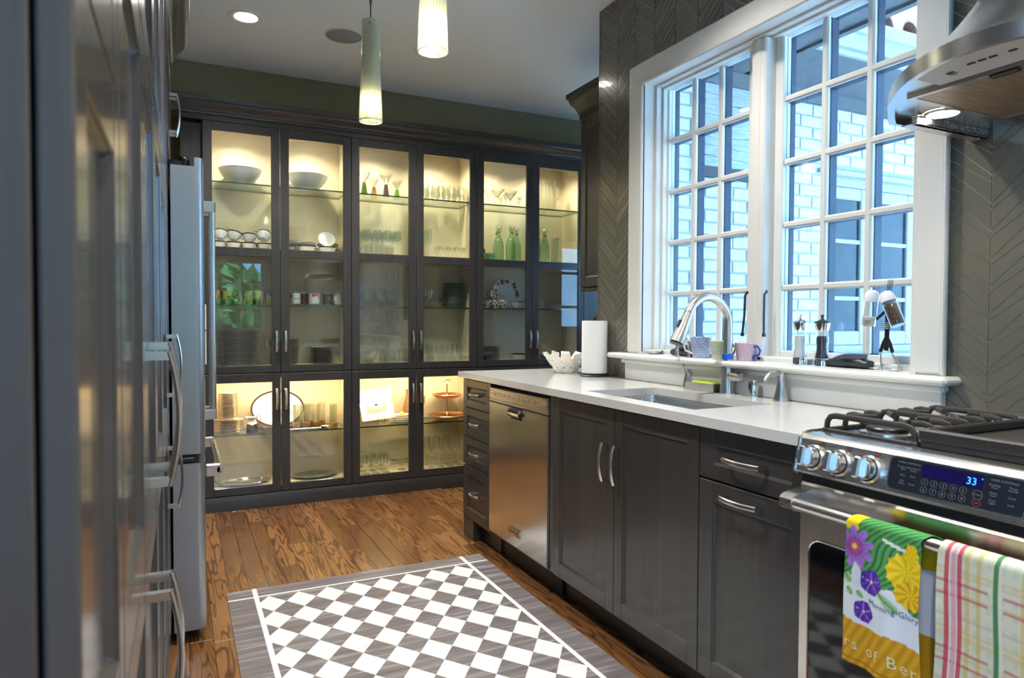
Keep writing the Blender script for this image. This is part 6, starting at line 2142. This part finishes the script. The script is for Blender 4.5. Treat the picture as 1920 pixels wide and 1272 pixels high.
hdp_ = G().prism([(-.012, -.006), (.010, -.008), (.014, .002), (.006, .008), (-.008, .006)], 'y', -.0052, -.0042)
hdp_.box(-.055, -.0050, .052, .055, -.0043, .0545)
build('printed_title', hdp_.xf(M), MT['ink'], t, smooth=0)
st = G().tube([(1.262, 4.775, ZK + .045), (1.262, 4.775, ZK + .003), (1.262, 4.90, ZK + .003)], .0018, 6)
st.tube([(1.310, 4.775, ZK + .045), (1.310, 4.775, ZK + .003), (1.310, 4.90, ZK + .003)], .0018, 6)
st.tube([(1.262, 4.775, ZK + .045), (1.285, 4.773, ZK + .048), (1.310, 4.775, ZK + .045)], .0018, 6)
build('wire_stand', st, MT['gold'], t)
# stacked white plates with a butter ball
for k, (a_, z_) in enumerate(((.100, 0), (.094, .013), (.082, .026), (.060, .041))):
    o = build('serving_dish', china_plate(a_, .016, .05), [MT['china'], MT['china']], None, smooth=40)
    o.location = (1.432, 4.755, ZK + z_)
    o.scale = (1, .75, 1)
    tag(o, ('widest white dish at the bottom of the dish pile', 'second white dish from the bottom of the dish pile', 'third white dish in the dish pile', 'smallest white dish on top of the dish pile')[k] + ' by the square plate', 'dish')
g = G().lathe([(0, 0), (.014, .002), (.019, .012), (.016, .024), (.008, .030), (0, .031)], 14, (1.428, 4.745, ZK + .0475))
tag(build('butter_shell', g, MT['butter'], None), 'yellow butter shaped ornament on the pile of white dishes', 'ornament')
# brown wicker patterned jug
t = thing('brown_jug', 'tall brown stoneware jug with a big looped handle', 'jug', (1.520, 4.83, ZK))
c = (1.520, 4.83, ZK)
jg = G().lathe([(0, 0), (.045, 0), (.050, .006), (.058, .050), (.056, .095), (.046, .140), (.036, .175), (.034, .205), (.038, .222), (.035, .222), (.031, .205), (.033, .175), (0, .10)], 36, c)
build('body', jg, MT['terracotta'], t)
build('handle', G().tube([(c[0] + .040, c[1], ZK + .165), (c[0] + .070, c[1] - .01, ZK + .190), (c[0] + .098, c[1] - .02, ZK + .170), (c[0] + .096, c[1] - .02, ZK + .125), (c[0] + .070, c[1] - .012, ZK + .085), (c[0] + .052, c[1], ZK + .065)], .0068, 10), MT['terracotta'], t)
# tiered stand
t = thing('tiered_stand', 'two-tier hammered copper stand with a ring handle', 'serving stand', (1.780, 4.77, ZK))
c = (1.780, 4.77, ZK)
def tier(r, z_): return G().lathe([(0, z_), (r * .70, z_), (r * .92, z_ + .012), (r, z_ + .024), (r * .985, z_ + .026), (r * .90, z_ + .015), (r * .68, z_ + .0035), (0, z_ + .0035)], 44, c)
build('lower_dish', tier(.140, .010), MT['copper'], t); build('upper_dish', tier(.112, .160), MT['copper'], t)
build('foot', G().lathe([(0, 0), (.05, 0), (.045, .008), (.012, .011), (0, .011)], 24, c), MT['chrome'], t)
build('rod', G().tube([(c[0], c[1], ZK + .01), (c[0], c[1], ZK + .262)], .0048, 10), MT['chrome'], t)
build('ring_handle', G().tube([(c[0] + .024 * math.cos(a), c[1], ZK + .278 + .015 * math.sin(a) + .004 * math.sin(3 * a)) for a in [2 * PI * k / 24 for k in range(24)]], .0032, 8, closed=True), MT['chrome'], t)

# -- third unit: martini glasses, pitcher, swing-top bottles, holly china
m0 = glass_obj('martini_glass', MART, 'clear martini glass on the top shelf behind the fifth door', 'martini glasses behind the fifth door')
scatter(m0, [(2.045, 4.79), (2.165, 4.73), (2.295, 4.77)], ZU)
c1 = glass_obj('cordial_glass', CORD, 'small clear stemmed glass among the martini glasses', 'small stemmed glasses by the martini glasses')
scatter(c1, [(2.085, 4.70), (2.225, 4.70), (2.345, 4.71), (2.375, 4.80), (2.24, 4.84)], ZU)
t = thing('glass_pitcher', 'tall clear glass pitcher on the top shelf behind the last door', 'pitcher', (2.622, 4.77, ZU))
c = (2.622, 4.77, ZU)
build('body', G().lathe([(0, 0), (.066, 0), (.070, .004), (.066, .10), (.060, .215), (.064, .236), (.062, .236), (.0575, .215), (.063, .10), (.066, .010), (0, .009)], 36, c), MT['glassware'], t)
build('handle', G().tube([(c[0] + .060, c[1], ZU + .195), (c[0] + .085, c[1], ZU + .215), (c[0] + .112, c[1], ZU + .195), (c[0] + .112, c[1], ZU + .150), (c[0] + .092, c[1], ZU + .105), (c[0] + .072, c[1], ZU + .082), (c[0] + .066, c[1], ZU + .062)], .0075, 10), MT['glassware'], t)
def swing_bottle(x_, y_, lab, cork, open_):
    t = thing('swing_top_bottle', lab, 'bottle', (x_, y_, ZM), 'swing-top bottles', local=True)
    build('glass', G().lathe([(0, 0), (.040, 0), (.043, .004), (.043, .125), (.038, .160), (.020, .205), (.0145, .225), (.0145, .250), (.017, .253), (.017, .264), (.013, .264), (.012, .225), (.018, .204), (.036, .158), (.0405, .125), (.0405, .006), (0, .006)], 26), MT['bottle_glass'], t)
    w = G()
    for s in (-1, 1):
        w.tube([(s * .0165, 0, .232), (s * .024, -.004, .250), (s * .020, -.008, .275), (s * .008, -.010, .285)], .0014, 6)
    w.tube([(.0155 * math.cos(a), .0155 * math.sin(a), .232) for a in [2 * PI * k / 16 for k in range(16)]], .0014, 6, closed=True)
    build('wire_bail', w, MT['dark_metal'], t)
    st_ = Matrix.Translation((-.026, -.02, .215)) if open_ else Matrix.Translation((0, -.021, .222))
    build('stopper', G().lathe([(0, -.006), (.008, -.004), (.009, .004), (.006, .010), (0, .012)], 12).xf(st_), cork, t)
    if not open_: build('top_cap', G().lathe([(.0125, .264), (.0125, .276), (.010, .280), (0, .281)], 14), MT['china'], t)
    return t
rc, bc = mk('red_rubber', (.30, .03, .02), .5), mk('brown_rubber', (.16, .07, .04), .5)
swing_bottle(2.205, 4.79, 'open swing-top bottle with its red stopper hanging out', rc, True)
swing_bottle(2.290, 4.74, 'closed swing-top bottle with a brown red stopper at the fifth door', rc, False)
swing_bottle(2.370, 4.82, 'swing-top bottle half hidden by the fifth door edge', bc, False)
swing_bottle(2.505, 4.72, 'swing-top bottle at the near edge of the last door', bc, False)
swing_bottle(2.600, 4.78, 'swing-top bottle with a brown stopper in the last door', bc, False)
t = thing('carafe', 'straight clear carafe with a wire clip beside the last bottle', 'carafe', (2.69, 4.76, ZM))
c = (2.69, 4.76, ZM)
build('glass', G().lathe([(0, 0), (.036, 0), (.040, .004), (.038, .16), (.036, .215), (.0345, .215), (.0365, .16), (.038, .006), (0, .006)], 26, c), MT['glassware'], t)
build('clip', G().tube([(c[0] - .02, c[1] - .034, ZM + .205), (c[0], c[1] - .042, ZM + .195), (c[0] + .02, c[1] - .034, ZM + .205)], .0018, 6), MT['dark_metal'], t)
b1 = glass_obj('shot_glass', [(0, 0), (.018, 0), (.019, .004), (.023, .060), (.0215, .060), (.0175, .008), (0, .008)], 'small smoky glass in the cluster at the fifth door', 'small glasses clustered at the fifth door', 'bottle_glass', 16)
scatter(b1, [(2.025 + .047 * i, 4.69 + .055 * j) for j in range(3) for i in range(3)], ZM)
pm = build('pepper_bottle', G().lathe([(0, 0), (.014, 0), (.015, .003), (.014, .05), (.008, .07), (.006, .105), (0, .106)], 16), MT['dark_metal'], None)
pm.location = (2.108, 4.84, ZM); tag(pm, 'thin dark bottle standing behind the small glasses', 'bottle')
# holly china on the lower glass shelf
holly = mk('holly_china', (.8, .8, .76), .2)
def hollyf():
    nt, nd, lk, b = nodes(holly)
    v = coords(nt, (30, 30, 30))
    f = noise(nt, v, 2.2, 2, .5, .6)
    f2 = noise(nt, coords(nt, (25, 25, 25)), 2.5, 1)
    c = mixc(nt, math_n(nt, 'GREATER_THAN', f, .56), (.78, .78, .74), (.03, .07, .04))
    lk.new(mixc(nt, math_n(nt, 'GREATER_THAN', f2, .70), c, (.40, .05, .03)), b.inputs['Base Color'])
hollyf()
t = thing('holly_platter', 'round white platter with holly leaves leaning at the fifth door', 'platter', (2.300, 4.86, ZL))
M = Matrix.Translation((2.300, 4.862, ZL + .118)) @ Matrix.Rotation(math.radians(80), 4, 'X')
build('plate', china_plate(.118, .018, .05).xf(M), [MT['china'], MT['china']], t, smooth=40)
lf = G(); br = G()
rr = random.Random(9)
for k in range(17):
    a = rr.uniform(-.2, PI + .25)
    rr_ = rr.uniform(.088, .108)
    cx_, cy_ = rr_ * math.cos(a), rr_ * math.sin(a)
    q = rr.random() * PI; L = rr.uniform(.012, .020); W_ = L * .42
    u_ = (math.cos(q), math.sin(q)); v_ = (-u_[1], u_[0])
    pts = [(cx_ + u_[0] * L * i_ + v_[0] * W_ * j_, cy_ + u_[1] * L * i_ + v_[1] * W_ * j_) for i_, j_ in ((-1, 0), (-.4, .9), (.1, .6), (.5, .9), (1, 0), (.5, -.9), (.1, -.6), (-.4, -.9))]
    (br if k % 5 == 0 else lf).prism(pts, 'z', .017, .0185)
build('holly_leaves', lf.xf(M), mk('holly_green', (.03, .09, .06), .4), t, smooth=0, kind='stuff')
build('berries', br.xf(M), red, t, smooth=0, kind='stuff')
hm = cup_proto('holly_cup', 'holly patterned cup in front of the round platter', .042, .062, False, 'holly cups at the fifth door')
for ch in hm.children:
    if ch.name.startswith('bowl') or ch.name.startswith('rim_band'):
        ch.data.materials[0] = holly
hm.location = (2.075, 4.72, ZL)
for p in ((2.155, 4.735), (2.205, 4.70), (2.10, 4.81), (2.03, 4.80)): dup(hm, (p[0], p[1], ZL), .7)
for p in ((2.125, 4.745, .0635), ): dup(hm, (p[0], p[1], ZL + p[2]), .3, 'holly patterned cup stacked on the lower holly cups', 'stacked holly cup', rot=(.5, .3, .2))
t = thing('sauce_boat', 'low white sauce boat with a dark rim at the fifth door edge', 'sauce boat', (2.36, 4.74, ZL))
g = G(); n = 28
sb = lambda s, z_: [(2.345 + .060 * s * math.cos(2 * PI * k / n), 4.735 + .034 * s * math.sin(2 * PI * k / n), ZL + z_ + .010 * math.cos(2 * PI * k / n) ** 2 * (z_ / .05)) for k in range(n)]
g.loft([sb(.5, .001), sb(.7, .012), sb(1.0, .045), sb(.97, .046), sb(.6, .012)], cap=False)
g.add(sb(.6, .012), [tuple(range(n))]); g.add(sb(.5, .001), [tuple(range(n))[::-1]])
build('boat', g, MT['china'], t)
build('rim_band', G().tube(sb(.99, .046), .0018, 6, closed=True), MT['band'], t)
stack('white_plate', 9, .055, .0085, (2.530, 4.76, ZL), 'small white plate in the stack behind the last door', 'small white plates at the last door', [MT['china'], MT['china']], .05, .012, .001, seed=14)
stack('white_platter', 3, .085, .010, (2.70, 4.79, ZL), 'wide white plate behind the stack of small plates', 'wide white plates at the last door', [MT['china'], MT['china']], .05, .014, .001, seed=15)
stack('banded_plate', 11, .084, .0095, (2.115, 4.755, ZF), 'dark banded plate in the stack behind the fifth door', 'banded plates behind the fifth door', PM, .07, .014, .001, seed=16)
s2 = dup(s0, (2.360, 4.745, ZF), 0, 'dark rimmed two-handled cup at the fifth door edge', 'cups at the fifth door edge')
stack('dessert_plate', 4, .07, .0095, (2.62, 4.77, ZF), 'dark banded plate low in the last door', 'banded plates in the last door', PM, .07, .013, .001, seed=18)
